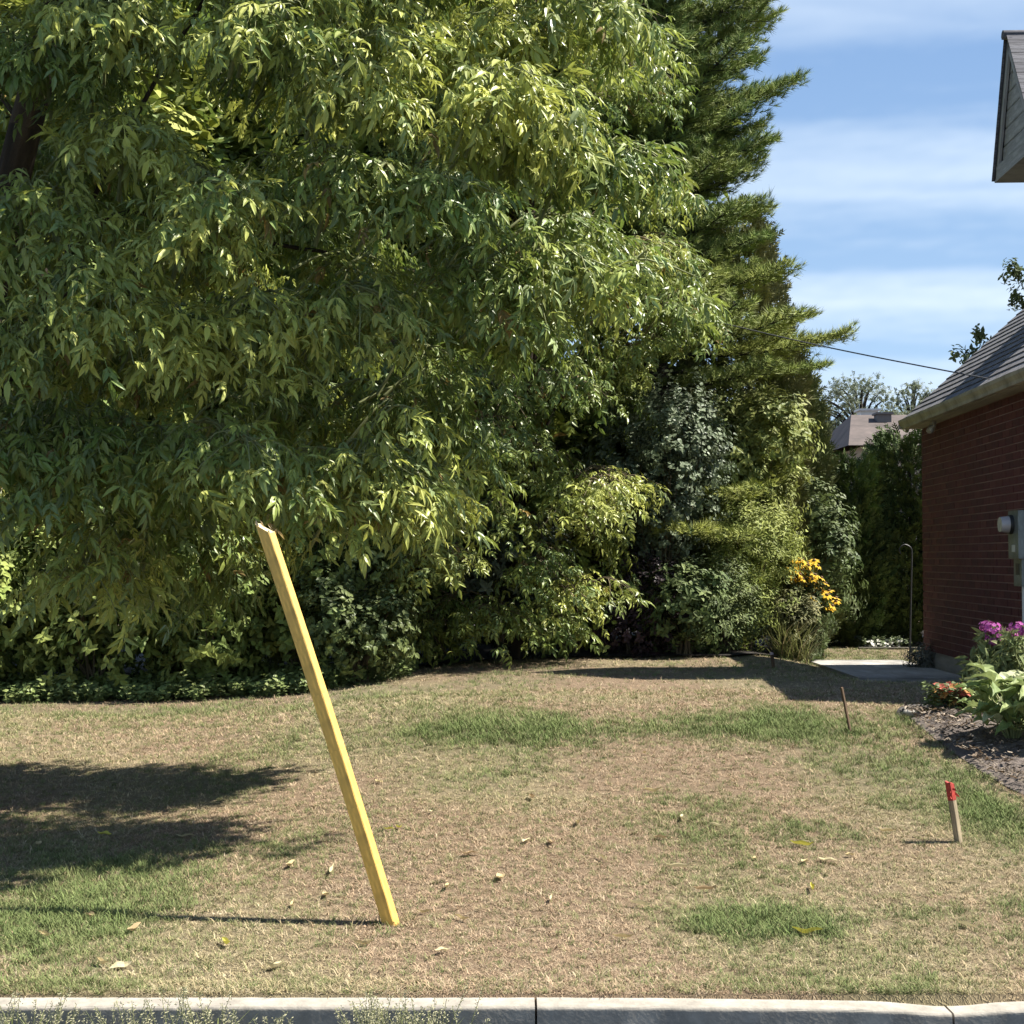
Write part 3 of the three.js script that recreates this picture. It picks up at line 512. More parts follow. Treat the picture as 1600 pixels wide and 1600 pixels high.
// ---------------------------------------------------------------- white pine
{
  const t = thing('white_pine_tree', 'tall white pine with tiered needle boughs against the sky', 'tree', [0, 0, 0]);
  const tx = 1.75, tz = -17.4, trunk = [V(tx, 0.25, tz), V(tx + 0.05, 3, tz), V(tx - 0.03, 6.5, tz), V(tx + 0.05, 11, tz)];
  part('trunk', tube(trunk, 0.2, 0.09, 10, 14), barkGrey, t);
  const r = rng(401), lists = [[], []], tw = [], mat = leafMat([1, 1, 1], 0, 0.15);
  const bough = (h, az, len, rise, width, bright = 0) => {
    const a = V(tx, h, tz), dir = V(Math.cos(az), 0, -Math.sin(az)), sideD = V(-dir.z, 0, dir.x);
    const pt = (u) => a.clone().addScaledVector(dir, len * u).add(V(0, rise * u * u - 0.1 * Math.sin(u * 3.1), 0));
    part('bough', tube([pt(0), pt(0.35), pt(0.7), pt(1)], 0.035, 0.006, 5, 9), barkGrey, t);
    const tint = r(), nt = Math.round(len / 0.06);
    for (let i = 2; i <= nt; i++) {
      const u = i / nt, base = pt(u);
      for (const k of [-1, 1]) {
        const L = width * (0.35 + 0.65 * r()) * Math.min(1, 0.35 + 1.5 * u) * (1.12 - 0.75 * u * u), up = -0.05 + 0.35 * r();
        const d2 = sideD.clone().multiplyScalar(k).addScaledVector(dir, 0.75 + 0.4 * r()).add(V(0, up, 0)).normalize();
        if (u < 0.28 && r() < 0.6) continue;
        const nn = Math.max(2, Math.round(L / 0.065));
        if (i % 2) tw.push(tube([base, base.clone().addScaledVector(d2, L * 0.5), base.clone().addScaledVector(d2, L)], 0.006, 0.003, 3, 2));
        for (let j = 1; j <= nn; j++) {
          const q = base.clone().addScaledVector(d2, L * j / nn).add(V((r() - 0.5) * 0.05, (r() - 0.4) * 0.07, (r() - 0.5) * 0.05));
          const ax = d2.clone().add(V((r() - 0.5) * 0.7, 0.35 + 0.5 * r(), (r() - 0.5) * 0.7));
          const c = scl(mixc([0.135, 0.215, 0.058], [0.40, 0.43, 0.105], clamp(tint * 0.45 + bright + (r() - 0.3) * 0.4)), 0.7 + 0.6 * r());
          lists[r() < 0.5 ? 0 : 1].push({ p: q, q: alongQ(ax, r() * 6.3), s: 0.95 + 0.45 * r(), c });
        }
      }
      lists[0].push({ p: pt(u), q: alongQ(dir.clone().add(V(0, 0.4, 0)), r() * 6.3), s: 1, c: [0.11, 0.17, 0.05] });
    }
  };
  // tiers as they stand against the sky
  for (const [h, L, rise, w] of [[8.75, 1.5, 0.3, 0.8], [8.4, 1.4, 0.3, 0.8], [8.0, 1.5, 0.3, 0.75], [7.6, 1.3, 0.25, 0.75], [7.25, 1.8, 0.2, 0.6], [6.95, 1.35, 0.15, 0.75], [6.6, 1.5, 0.15, 0.7], [6.25, 1.3, 0.1, 0.7], [5.95, 1.4, 0.05, 0.7], [5.5, 1.4, 0.1, 0.65], [5.15, 1.3, 0.1, 0.65], [9.3, 1.3, 0.4, 0.7], [10.2, 1.1, 0.5, 0.6]]) {
    for (let k = 0; k < 6; k++) bough(h + (r() - 0.5) * 0.35, (k === 0 ? 0.05 : k * 1.047 + (r() - 0.5) * 0.7), L * (k === 0 ? 1 : 0.75 + 0.35 * r()), rise * (0.6 + 0.8 * r()), w, 0.1);
    bough(h - 0.15, -0.6 + 0.3 * r(), L * 0.95, rise, w, 0.12); bough(h + 0.1, -1.5, L * 0.85, rise, w, 0.1);
  }
  bough(4.1, -0.25, 2.3, 0.15, 0.8, 0.25); bough(4.45, 0.0, 1.9, 0.1, 0.7, 0.2); bough(4.9, -0.5, 1.7, 0.1, 0.7, 0.15); bough(4.7, -1.3, 1.7, 0.1, 0.7, 0.15); bough(3.7, -0.9, 1.9, 0.05, 0.6, 0.15); bough(4.25, -0.75, 2.1, 0.1, 0.7, 0.15); bough(4.0, -1.6, 1.6, 0.0, 0.6, 0.1); bough(3.9, 0.15, 2.2, 0.1, 0.6, 0.1); bough(4.3, -1.15, 1.9, 0.1, 0.7, 0.1);
  bough(1.95, -1.45, 1.9, -0.1, 0.75, 0.75); bough(1.85, -1.15, 2.0, -0.05, 0.6, 0.7); bough(2.35, -1.0, 1.9, 0, 0.5, 0.55);
  part('twigs', mergeGeometries(tw), barkGrey, t, 'stuff');
  lists.forEach((l, i) => instanced('needles', LEAF.pine[i], mat, l, t));
}

// ---------------------------------------------------------------- cedars
function cedar(name, label, x, z, top, rad, n, seed, cols, shapeK, group, bottom = 0.2) {
  const t = thing(name, label, 'tree', [0, 0, 0], group), r = rng(seed), gy = groundY(x, z), lists = [[], []];
  part('trunk', tube([V(x, gy - 0.1, z), V(x + 0.03, gy + 1, z), V(x, top - 0.4, z)], 0.09, 0.02, 7, 8), bark, t);
  const H = top - gy - bottom;
  for (let k = 0; k < n; k++) {
    const u = 1 - Math.pow(r(), 0.75), a = r() * 6.283, prof = rad * Math.pow(1 - u, shapeK) * Math.min(1, 0.75 + u * 2), lob = 0.8 + 0.35 * fbm(a * 2.2 + seed, u * H * 2.0 + seed, 3) + 0.12 * Math.sin(a * 5 + u * 9);
    const rr = prof * lob * (0.72 + 0.3 * Math.pow(r(), 0.5)), p = V(x + Math.cos(a) * rr, gy + bottom + u * H + (r() - 0.5) * 0.12, z + Math.sin(a) * rr);
    const ax = V(Math.cos(a) * 0.8 + (r() - 0.5) * 0.6, 0.5 + 0.7 * r(), Math.sin(a) * 0.8 + (r() - 0.5) * 0.6);
    lists[k % 2].push({ p, q: alongQ(ax, r() * 6.3), s: 0.9 + 0.6 * r(), c: scl(mixc(cols[0], cols[1], clamp(fbm(a * 1.5 + seed, u * 6, 2) * 1.4 - 0.2 + (r() - 0.5) * 0.4)), 0.7 + 0.6 * r()) });
  }
  const mat = leafMat([1, 1, 1], 0, 0.1);
  lists.forEach((l, i) => instanced('crown', LEAF.cedar[i], mat, l, t));
}
cedar('cedar_tree', 'olive brown cedar with rounded top right of the pine', 3.0, -18.5, 6.15, 1.05, 9500, 501, [[0.16, 0.18, 0.066], [0.27, 0.26, 0.115]], 0.42);
cedar('cedar_tree', 'shorter dark cedar beside the dark hedge, below the wire', 3.72, -18.9, 4.15, 0.62, 5200, 502, [[0.11, 0.14, 0.05], [0.19, 0.21, 0.075]], 0.3);
const hedgeCols = [[0.08, 0.125, 0.042], [0.14, 0.19, 0.06]];
cedar('hedge_cedar', 'dark green hedge cedar at the left of the tall hedge', 4.85, -20.4, 2.98, 0.72, 6500, 503, hedgeCols, 0.16, 'cedars of the tall dark hedge', 0.02);
cedar('hedge_cedar', 'dark green hedge cedar whose edge meets the brick house corner', 5.8, -20.5, 3.32, 0.74, 6500, 504, hedgeCols, 0.16, 'cedars of the tall dark hedge', 0.02);
cedar('hedge_cedar', 'dark green hedge cedar mostly hidden behind the brick house', 6.8, -20.6, 3.7, 0.72, 2500, 505, hedgeCols, 0.16, 'cedars of the tall dark hedge', 0.02);

// ---------------------------------------------------------------- shrubs
function shrub(name, label, px, d, yTop, yBot, radX, n, geos, scale, cols, seed, o = {}) {
  const c = P(px, 900, d), x = c.x, z = -d, gy = groundY(x, z), top = P(px, yTop, d).y, bot = yBot ? Math.max(gy + 0.03, P(px, yBot, d).y) : gy + 0.03;
  const t = thing(name, label, o.category ?? 'shrub', [0, 0, 0], o.group), r = rng(seed), lists = geos.map(() => []), stems = [];
  const cy = (top + bot) / 2, ry = (top - bot) / 2, rz = o.rz ?? radX * 0.85, lobes = [];
  for (let k = 0; k < (o.lobes ?? 16); k++) { const dd = sphereDir(r); lobes.push([x + dd.x * radX * 0.62, cy + dd.y * ry * 0.68, z + dd.z * rz * 0.62, (0.34 + 0.22 * r()), r()]); }
  for (let k = 0; k < n; k++) {
    const L = lobes[Math.floor(r() * lobes.length)], dd = sphereDir(r), rho = 0.55 + 0.45 * Math.pow(r(), 0.5), k2 = L[3] * 1.15;
    const p = V(L[0] + dd.x * radX * k2 * rho, L[1] + dd.y * Math.min(ry, radX * 1.2) * k2 * rho, L[2] + dd.z * rz * k2 * rho);
    if (p.y < gy + 0.02) continue;
    const ax = dd.clone().add(V((r() - 0.5) * 0.8, 0.45 + (o.up ?? 0), (r() - 0.5) * 0.8));
    lists[Math.floor(r() * lists.length)].push({ p, q: alongQ(ax, r() * 6.3), s: scale * (0.7 + 0.6 * r()), c: scl(mixc(cols[0], cols[1], clamp(L[4] * 0.5 + r() * 0.6 - 0.1)), 0.65 + 0.7 * r()) });
  }
  for (const L of lobes) stems.push(tube([V(x + (r() - 0.5) * 0.2, gy - 0.05, z + (r() - 0.5) * 0.2), V(lerp(x, L[0], 0.4), lerp(gy, L[1], 0.55), lerp(z, L[2], 0.4)), V(L[0], L[1], L[2])], 0.016, 0.005, 5, 5));
  part('stems', mergeGeometries(stems), o.stem ?? twigMat, t);
  const mat = leafMat([1, 1, 1], o.t ?? 0.3, o.coat ?? 0.2);
  lists.forEach((l, i) => instanced('foliage', geos[i], mat, l, t));
  return t;
}
const dk = [[0.175, 0.255, 0.055], [0.40, 0.44, 0.11]], md = [[0.10, 0.15, 0.04], [0.21, 0.25, 0.07]], lt = [[0.26, 0.32, 0.075], [0.46, 0.49, 0.125]], gr = [[0.08, 0.11, 0.07], [0.17, 0.21, 0.15]];
shrub('understory_shrub', 'dark shrub at the far left under the drooping boughs', -40, 13.7, 800, 0, 0.95, 1200, LEAF.big, 0.6, dk, 601);
shrub('understory_shrub', 'dark leafy shrub below the lowest drooping branch', 150, 13.8, 780, 0, 0.95, 1200, LEAF.big, 0.6, dk, 602);
shrub('understory_shrub', 'dark shrub just left of the yellow post', 330, 13.8, 800, 0, 0.9, 1200, LEAF.big, 0.6, dk, 603);
shrub('understory_shrub', 'tall dark shrub behind the yellow post', 470, 14.0, 760, 0, 0.8, 1100, LEAF.round, 1.1, dk, 604);
shrub('leafy_shrub', 'sunlit leafy shrub right of the yellow post at the lawn edge', 560, 13.6, 835, 0, 0.52, 900, LEAF.round, 0.9, md, 605, { coat: 0.4 });
shrub('understory_shrub', 'dark shrub in the deep shade right of the leafy shrub', 680, 15.6, 820, 0, 0.7, 560, LEAF.round, 1.2, dk, 606);
shrub('understory_shrub', 'grey green shrub with pale glinting leaves in the middle', 780, 15.5, 790, 0, 0.72, 800, LEAF.small, 1.15, gr, 607, { coat: 0.5 });
shrub('understory_shrub', 'black green shrub behind the crest of the lawn', 890, 15.9, 850, 0, 0.7, 600, LEAF.round, 1.1, dk, 608);
shrub('purple_leaf_shrub', 'dark purple leaved shrub below the bright pine bough', 985, 15.9, 868, 0, 0.6, 900, LEAF.round, 0.8, [[0.035, 0.025, 0.026], [0.09, 0.045, 0.05]], 609, { coat: 0.4 });
shrub('understory_shrub', 'dark green shrub to the left of the pale shrub', 1070, 15.8, 875, 0, 0.52, 560, LEAF.small, 1.1, [[0.11, 0.165, 0.05], [0.22, 0.27, 0.09]], 610);
shrub('silver_shrub', 'tall silvery grey green shrub under the pine bough', 1035, 16.0, 605, 870, 0.78, 1900, LEAF.round, 0.85, [[0.13, 0.175, 0.09], [0.27, 0.32, 0.19]], 611, { coat: 0.45, lobes: 22 });
shrub('young_maple_tree', 'bushy yellow green young tree between silver shrub and cedar', 1165, 17.2, 560, 830, 0.8, 1700, LEAF.small, 1.15, [[0.19, 0.25, 0.062], [0.40, 0.42, 0.115]], 612, { category: 'tree', lobes: 24 });
shrub('pale_shrub', 'bright pale green shrub left of the yellow flowers', 1165, 16.5, 785, 0, 0.58, 1500, LEAF.fine, 1.2, lt, 613, { lobes: 20 });
shrub('pale_shrub', 'lime green shrub patch with upright stems by the ornamental grass', 1130, 16.0, 880, 0, 0.4, 700, LEAF.fine, 1.1, [[0.12, 0.17, 0.05], [0.24, 0.28, 0.09]], 614, { up: 0.6 });
shrub('leafy_shrub', 'dim leafy shrub between the cedar and the yellow flowers', 1275, 18.0, 760, 0, 0.55, 800, LEAF.small, 1.1, [[0.10, 0.15, 0.05], [0.19, 0.23, 0.08]], 615);
[[-9, 17.2], [-7.2, 16.4], [-5.4, 16.8], [-3.6, 16.9], [-1.9, 17.4], [-0.3, 18.0], [1.2, 18.6], [2.6, 19.4]].forEach(([x, d], i) => shrub('thicket_shrub', ['dense dark thicket shrub at the left end, hidden by boughs', 'dense dark thicket shrub behind the far left shrub', 'dense dark thicket shrub behind the lowest drooping branch', 'dense dark thicket shrub behind the post', 'dense dark thicket shrub behind the sunlit leafy shrub', 'dense dark thicket shrub behind the grey green shrub', 'dense dark thicket shrub behind the silvery shrub', 'dense dark thicket shrub behind the pine trunk'][i], 800 + x / d * F, d, 873 - 2.3 / d * F, 0, 1.35, 1100, LEAF.big, 1.1, dk, 640 + i, { group: 'thicket behind the lawn edge', lobes: 26 }));
// ground cover under the big tree
{
  const r = rng(620), items = [[], []];
  for (let k = 0; k < 2600; k++) {
    const x = -5.6 + r() * 4.6, d = 12.85 + Math.pow(r(), 0.8) * 1.1 + 0.5 * fbm(x * 2, 3, 3) + (x > -1.9 ? (x + 1.9) * 0.7 : 0), z = -d;
    items[k % 2].push({ p: V(x, groundY(x, z) + r() * r() * 0.3 * fbm(x * 3, d * 3, 2), z), q: alongQ(V(r() - 0.5, 1.1, r() * 0.8), r() * 6.3), s: 0.5 + 0.6 * r(), c: scl(mixc([0.15, 0.22, 0.055], [0.30, 0.35, 0.10], r()), 0.7 + 0.6 * r()) });
  }
  const root = new THREE.Group(); root.name = 'ivy_ground_cover'; root.userData = { kind: 'stuff', label: 'low ivy ground cover along the shaded lawn edge', category: 'ground cover' }; scene.add(root);
  const mat = leafMat([1, 1, 1], 0.25, 0.4);
  items.forEach((l, i) => instanced('ivy', LEAF.round[i], mat, l, root));
}
// forest floor litter strip: dark soil under the shrubs
{
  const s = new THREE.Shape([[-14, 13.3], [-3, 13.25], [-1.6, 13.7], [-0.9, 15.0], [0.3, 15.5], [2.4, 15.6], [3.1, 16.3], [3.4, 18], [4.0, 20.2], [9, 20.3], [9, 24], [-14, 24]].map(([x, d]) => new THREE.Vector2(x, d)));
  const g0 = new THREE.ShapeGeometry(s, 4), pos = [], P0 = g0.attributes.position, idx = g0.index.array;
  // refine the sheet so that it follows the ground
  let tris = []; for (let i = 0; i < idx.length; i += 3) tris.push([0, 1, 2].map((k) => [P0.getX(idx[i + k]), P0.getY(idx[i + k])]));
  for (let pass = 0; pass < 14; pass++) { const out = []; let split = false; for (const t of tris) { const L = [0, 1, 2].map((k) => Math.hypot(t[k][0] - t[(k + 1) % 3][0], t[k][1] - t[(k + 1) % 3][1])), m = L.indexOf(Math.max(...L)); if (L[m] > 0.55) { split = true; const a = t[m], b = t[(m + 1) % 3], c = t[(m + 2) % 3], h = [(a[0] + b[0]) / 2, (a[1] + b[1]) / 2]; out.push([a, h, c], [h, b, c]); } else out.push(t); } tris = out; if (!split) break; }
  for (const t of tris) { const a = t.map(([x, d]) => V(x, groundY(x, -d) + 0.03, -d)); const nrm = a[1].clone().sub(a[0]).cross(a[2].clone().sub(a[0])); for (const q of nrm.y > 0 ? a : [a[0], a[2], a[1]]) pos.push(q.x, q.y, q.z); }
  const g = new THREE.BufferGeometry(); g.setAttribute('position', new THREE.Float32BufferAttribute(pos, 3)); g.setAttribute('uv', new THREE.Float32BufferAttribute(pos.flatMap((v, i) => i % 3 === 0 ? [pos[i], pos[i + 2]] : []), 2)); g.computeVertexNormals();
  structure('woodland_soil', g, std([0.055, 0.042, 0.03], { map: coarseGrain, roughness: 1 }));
}

// ---------------------------------------------------------------- yellow post, stakes
{
  const base = G(610, 1444), top = P(411, 815, 6.15);
  const ax = top.clone().sub(base), L = ax.length(); ax.normalize();
  const o = thing('yellow_post', 'tall yellow painted wooden post leaning left in the lawn', 'post', base.toArray());
  const w = 0.06, t = 0.045, q = new THREE.Quaternion().setFromUnitVectors(V(0, 1, 0), ax).multiply(new THREE.Quaternion().setFromAxisAngle(V(0, 1, 0), -0.5));
  // outline with a chamfer, a slanting broken top
  const ring = [[-w / 2, t / 2 - 0.004], [-w / 2 + 0.004, t / 2], [w / 2 - 0.004, t / 2], [w / 2, t / 2 - 0.004], [w / 2, -t / 2 + 0.004], [w / 2 - 0.004, -t / 2], [-w / 2 + 0.004, -t / 2], [-w / 2, -t / 2 + 0.004]];
  const pos = [], uv = [], rows = 60, topY = (x, z) => L - 0.055 * clamp((x + w / 2) / w) - 0.012 * hash2(x * 900, z * 900) + (x < 0 ? 0.006 : 0);
  const at = (k, s) => { const [x, z] = ring[k % 8], f = s / rows, wob = (fbm(f * 8 + k * 3, 2, 2) - 0.5) * 0.0012, bow = 0.010 * Math.sin(f * Math.PI), y = f < 1 ? -0.25 + (L + 0.19) * f : topY(x, z); return V(x + wob + bow, y, z + wob); };
  for (let s = 0; s < rows; s++) for (let k = 0; k < 8; k++) { const a = at(k, s), b = at(k + 1, s), c = at(k + 1, s + 1), d = at(k, s + 1); for (const [p, u, v] of [[a, k, s], [b, k + 1, s], [c, k + 1, s + 1], [a, k, s], [c, k + 1, s + 1], [d, k, s + 1]]) { pos.push(p.x, p.y, p.z); uv.push(u / 8, v / rows * 8); } }
  const g = new THREE.BufferGeometry(); g.setAttribute('position', new THREE.Float32BufferAttribute(pos, 3)); g.setAttribute('uv', new THREE.Float32BufferAttribute(uv, 2)); g.computeVertexNormals(); g.applyQuaternion(q);
  const wood = texture(256, 512, (x, y) => { const n = tnoise(x / 256 * 40, y / 512 * 6, 240), m = tnoise(x / 256 * 6, y / 512 * 10, 60), sp = hash2(x >> 1, y >> 1) < 0.004 ? -60 : 0; const k = 186 + 46 * n + 34 * m + sp; return [k, k * 0.985, k * 0.93]; });
  part('shaft', g, std([1.12, 0.69, 0.16], { map: wood, bumpMap: wood, bumpScale: 0.002, roughness: 0.6, side: THREE.DoubleSide }), o);
  // splintered end: raw wood
  const s = new Soup(), r = rng(9);
  const cap = ring.map(([x, z]) => V(x, topY(x, z), z)), mid = V(-0.004, L - 0.03, 0);
  for (let k = 0; k < 8; k++) s.tri(cap[k], cap[(k + 1) % 8], mid);
  for (let k = 0; k < 7; k++) { const a = ring[k], p = V(a[0] * 0.8, topY(a[0], a[1]) - 0.01, a[1] * 0.8); s.blade(p, V((r() - 0.5) * 0.3, 1, (r() - 0.5) * 0.3), V(0, 0, 1), 0.018 + 0.022 * r(), 0.012, 0.05); }
  const cg = s.geo(); cg.applyQuaternion(q);
  part('broken_end', cg, std([0.72, 0.58, 0.34], { side: THREE.DoubleSide }), o);
}
function stake(name, label, b, t, d, w, th, mats, cut, group) {
  const base = G(...b), top = P(...t, d ? d : -base.z + 0.02), ax = top.clone().sub(base), L = ax.length(); ax.normalize();
  const o = thing(name, label, 'stake', base.toArray(), group), q = new THREE.Quaternion().setFromUnitVectors(V(0, 1, 0), ax).multiply(new THREE.Quaternion().setFromAxisAngle(V(0, 1, 0), 0.75));
  const seg = (y0, y1, k, jag) => { const g = new THREE.BoxGeometry(w * k, y1 - y0, th * k, 2, 6, 2); g.translate(0, (y0 + y1) / 2, 0); const p = g.attributes.position; for (let i = 0; i < p.count; i++) { const x = p.getX(i), y = p.getY(i), z = p.getZ(i); const h = hash2(Math.round(x * 1e4) + 7, Math.round(z * 1e4)); p.setX(i, x + (fbm(y * 30, 1) - 0.5) * 0.003); if (jag && y > y1 - 0.001) p.setY(i, y + (h - 0.6) * jag); } g.applyQuaternion(q); g.computeVertexNormals(); return g; };
  part('shaft', seg(-0.15, cut ? L * cut : L, 1, cut ? 0 : 0.01), mats[0], o);
  if (cut) part('painted_top', seg(L * cut + 0.001, L, 1.03, 0.03), mats[1], o);
  return o;
}
const stakeWood = std([0.85, 0.76, 0.56], { map: barkTex, roughness: 0.95 }), stakeRed = std([0.72, 0.06, 0.035], { map: coarseGrain, roughness: 0.7 }), stakeBrown = std([0.30, 0.20, 0.12], { map: barkTex, roughness: 0.95 });
{
  const st = stake('survey_stake', 'short wooden survey stake with red painted top near the flower bed', [1498, 1316], [1483, 1220], 0, 0.033, 0.028, [stakeWood, stakeRed], 0.68);
  // frayed red ribbon left on its head
  const s = new Soup(), r = rng(44), base = G(1498, 1316), top = P(1484, 1226, -base.z + 0.03).sub(base);
  for (let k = 0; k < 6; k++) s.blade(top.clone().add(V((r() - 0.5) * 0.03, -0.01 - r() * 0.06, 0.012)), V((r() - 0.5) * 0.8, r() * 0.5 - 0.6, 0.3), V(0, 0, 1), 0.035 + 0.02 * r(), 0.012, 0.3);
  part('ribbon', s.geo(), std([0.5, 0.05, 0.03], { side: THREE.DoubleSide }), st);
}
stake('thin_stake', 'thin dark brown stake leaning in the lawn before the patio slab', [1329, 1146], [1315, 1074], 0, 0.017, 0.014, [stakeBrown], 0);
stake('marker_stake', 'tiny dark stake at the lawn edge in front of the ornamental grass', [1209, 1044], [1205, 1018], 0, 0.026, 0.024, [stakeBrown, std([0.55, 0.42, 0.38])], 0.8);

// ---------------------------------------------------------------- overhead wire
{
  const a = P(985, 470, 16.2), b = P(1660, 614, 12.4), m = a.clone().lerp(b, 0.5).add(V(0, -0.045, 0));
  solo('overhead_wire', tube([a, m, b], 0.0065, 0.0065, 6, 24), std([0.07, 0.07, 0.075], { roughness: 0.6 }), 'thin black overhead wire sloping from the trees down to the brick house', 'wire');
}

// ---------------------------------------------------------------- distant house and trees
{
  const d = 34, L = (px, py) => P(px, py, d), o = thing('distant_house', 'distant house with mauve brown roof beyond the dark hedge', 'house', [0, 0, 0]);
  const y0 = 0.1, ridgeY = L(1345, 641).y, ea = L(1298, 705).y, xl = L(1298, 700).x, xr = xl + 9, rl = L(1347, 641).x, rr = xr - 1.0, z0 = -d + 1.8, z1 = -d - 4, zr = -d - 1.1;
  const roof = new Soup(), A = V(xl, ea, z0), B = V(xr, ea, z0), C = V(xr, ea, z1), D = V(xl, ea, z1), E = V(rl, ridgeY, zr), Fp = V(rr, ridgeY, zr);
  roof.quad(A, B, Fp, E); roof.quad(C, D, E, Fp); roof.tri(D, A, E); roof.tri(B, C, Fp);
  const rg = roof.geo(); { const p = rg.attributes.position, uv = []; for (let i = 0; i < p.count; i++) uv.push(p.getX(i) / 2, p.getZ(i) / 2); rg.setAttribute('uv', new THREE.Float32BufferAttribute(uv, 2)); }
  const rf = part('roof', rg, std([0.20, 0.15, 0.13], { map: coarseGrain, side: THREE.DoubleSide }), o);
  part('wall', box(xl + 0.4, xr - 0.4, y0, ea, z1 + 0.4, z0 - 0.4), std([0.45, 0.4, 0.35]), o);
  const v = L(1388, 645); part('roof_vent', mergeGeometries([box(v.x - 0.17, v.x + 0.17, v.y - 0.25, v.y + 0.0, zr + 0.4, zr + 0.75), box(v.x - 0.21, v.x + 0.21, v.y, v.y + 0.05, zr + 0.36, zr + 0.8)]), std([0.2, 0.18, 0.17]), rf);
  const w = L(1383, 638); part('roof_vent', mergeGeometries([box(w.x - 0.22, w.x + 0.22, w.y - 0.12, w.y + 0.12, zr - 0.8, zr - 0.4), box(w.x - 0.28, w.x + 0.28, w.y + 0.1, w.y + 0.15, zr - 0.86, zr - 0.34)]), M.white, rf);
}
function farTree(label, px, d, yTop, yBot, rx, n, scale, seed, cols) {
  const c = P(px, 700, d), x = c.x, z = -d, top = P(px, yTop, d).y, bot = P(px, yBot, d).y, r = rng(seed), t = thing('distant_tree', label, 'tree', [0, 0, 0], 'trees behind the houses'), lists = [[], []];
  part('trunk', tube([V(x, 0, z), V(x + 0.1, bot * 0.6, z), V(x, lerp(bot, top, 0.75), z)], 0.18, 0.04, 7, 8), barkGrey, t);
  const ends = [];
  for (let k = 0; k < 60; k++) { const dd = sphereDir(r); ends.push([V(x + dd.x * rx * 0.8, lerp(bot, top, 0.5 + dd.y * 0.42), z + dd.z * rx * 0.7), 0.5 + 0.5 * r(), r()]); }
  ends.forEach(([e]) => part('limb', tube([V(x, lerp(bot, top, 0.2), z), V(lerp(x, e.x, 0.5), e.y - 0.3, lerp(z, e.z, 0.5)), e], 0.05, 0.015, 5, 5), barkGrey, t));
  for (let k = 0; k < n; k++) { const e = ends[Math.floor(r() * ends.length)], dd = sphereDir(r), p = e[0].clone().add(V(dd.x * rx * 0.3, dd.y * rx * 0.32, dd.z * rx * 0.3).multiplyScalar(e[1] * Math.pow(r(), 0.4))); lists[k % 2].push({ p, q: alongQ(sphereDir(r).add(V(0, 0.5, 0)), r() * 6), s: scale * (0.7 + 0.6 * r()), c: scl(mixc(cols[0], cols[1], e[2] * 0.6 + r() * 0.4), 0.75 + 0.5 * r()) }); }
  const mat = leafMat([1, 1, 1], 0.35, 0.15);
  lists.forEach((l, i) => instanced('crown', LEAF.big[i], mat, l, t));
}
farTree('airy distant tree left of the distant roof', 1345, 42, 588, 720, 1.5, 2600, 0.42, 701, [[0.17, 0.21, 0.13], [0.29, 0.32, 0.20]]);
farTree('airy distant tree above the right end of the distant roof', 1425, 43, 596, 720, 1.05, 1700, 0.42, 702, [[0.17, 0.21, 0.13], [0.29, 0.32, 0.20]]);
farTree('low distant tree directly behind the distant roof', 1290, 44, 632, 740, 1.8, 2000, 0.42, 703, [[0.09, 0.12, 0.06], [0.16, 0.18, 0.09]]);
// tree behind the house, of which only branch ends show
{
  const t = thing('garden_tree', 'tree behind the brick house with leafy twigs showing above the roof edge', 'tree', [0, 0, 0]), r = rng(711), d = 22, lists = [[], []];
  const base = V(8.9, 0.2, -d), fork = V(8.8, 3.5, -d);
  part('trunk', tube([base, V(8.95, 2, -d), fork, V(9.0, 6.5, -d)], 0.16, 0.05, 8, 10), barkGrey, t);
  for (const [px, py, n, rr] of [[1590, 430, 24, 0.22], [1598, 470, 24, 0.24], [1545, 545, 16, 0.26], [1505, 560, 11, 0.2], [1530, 528, 8, 0.14], [1665, 440, 70, 0.5], [1710, 420, 120, 0.7], [1670, 500, 90, 0.6], [1800, 330, 320, 1.3], [1790, 470, 320, 1.3], [1800, 400, 320, 1.4], [1560, 560, 14, 0.2]]) {
    const e = P(px, py, d); part('limb', tube([fork, fork.clone().lerp(e, 0.5).add(V(0, 0.25, 0)), e], 0.03, 0.006, 5, 8), barkGrey, t);
    for (let k = 0; k < n; k++) lists[k % 2].push({ p: e.clone().addScaledVector(sphereDir(r), rr * Math.pow(r(), 0.5)), q: alongQ(sphereDir(r).add(V(0, 0.4, 0)), r() * 6), s: 0.55 + 0.3 * r(), c: scl([0.10, 0.135, 0.05], 0.7 + 0.7 * r()) });
  }
  lists.forEach((l, i) => instanced('crown', LEAF.big[i], leafMat([1, 1, 1], 0.35, 0.15), l, t));
}

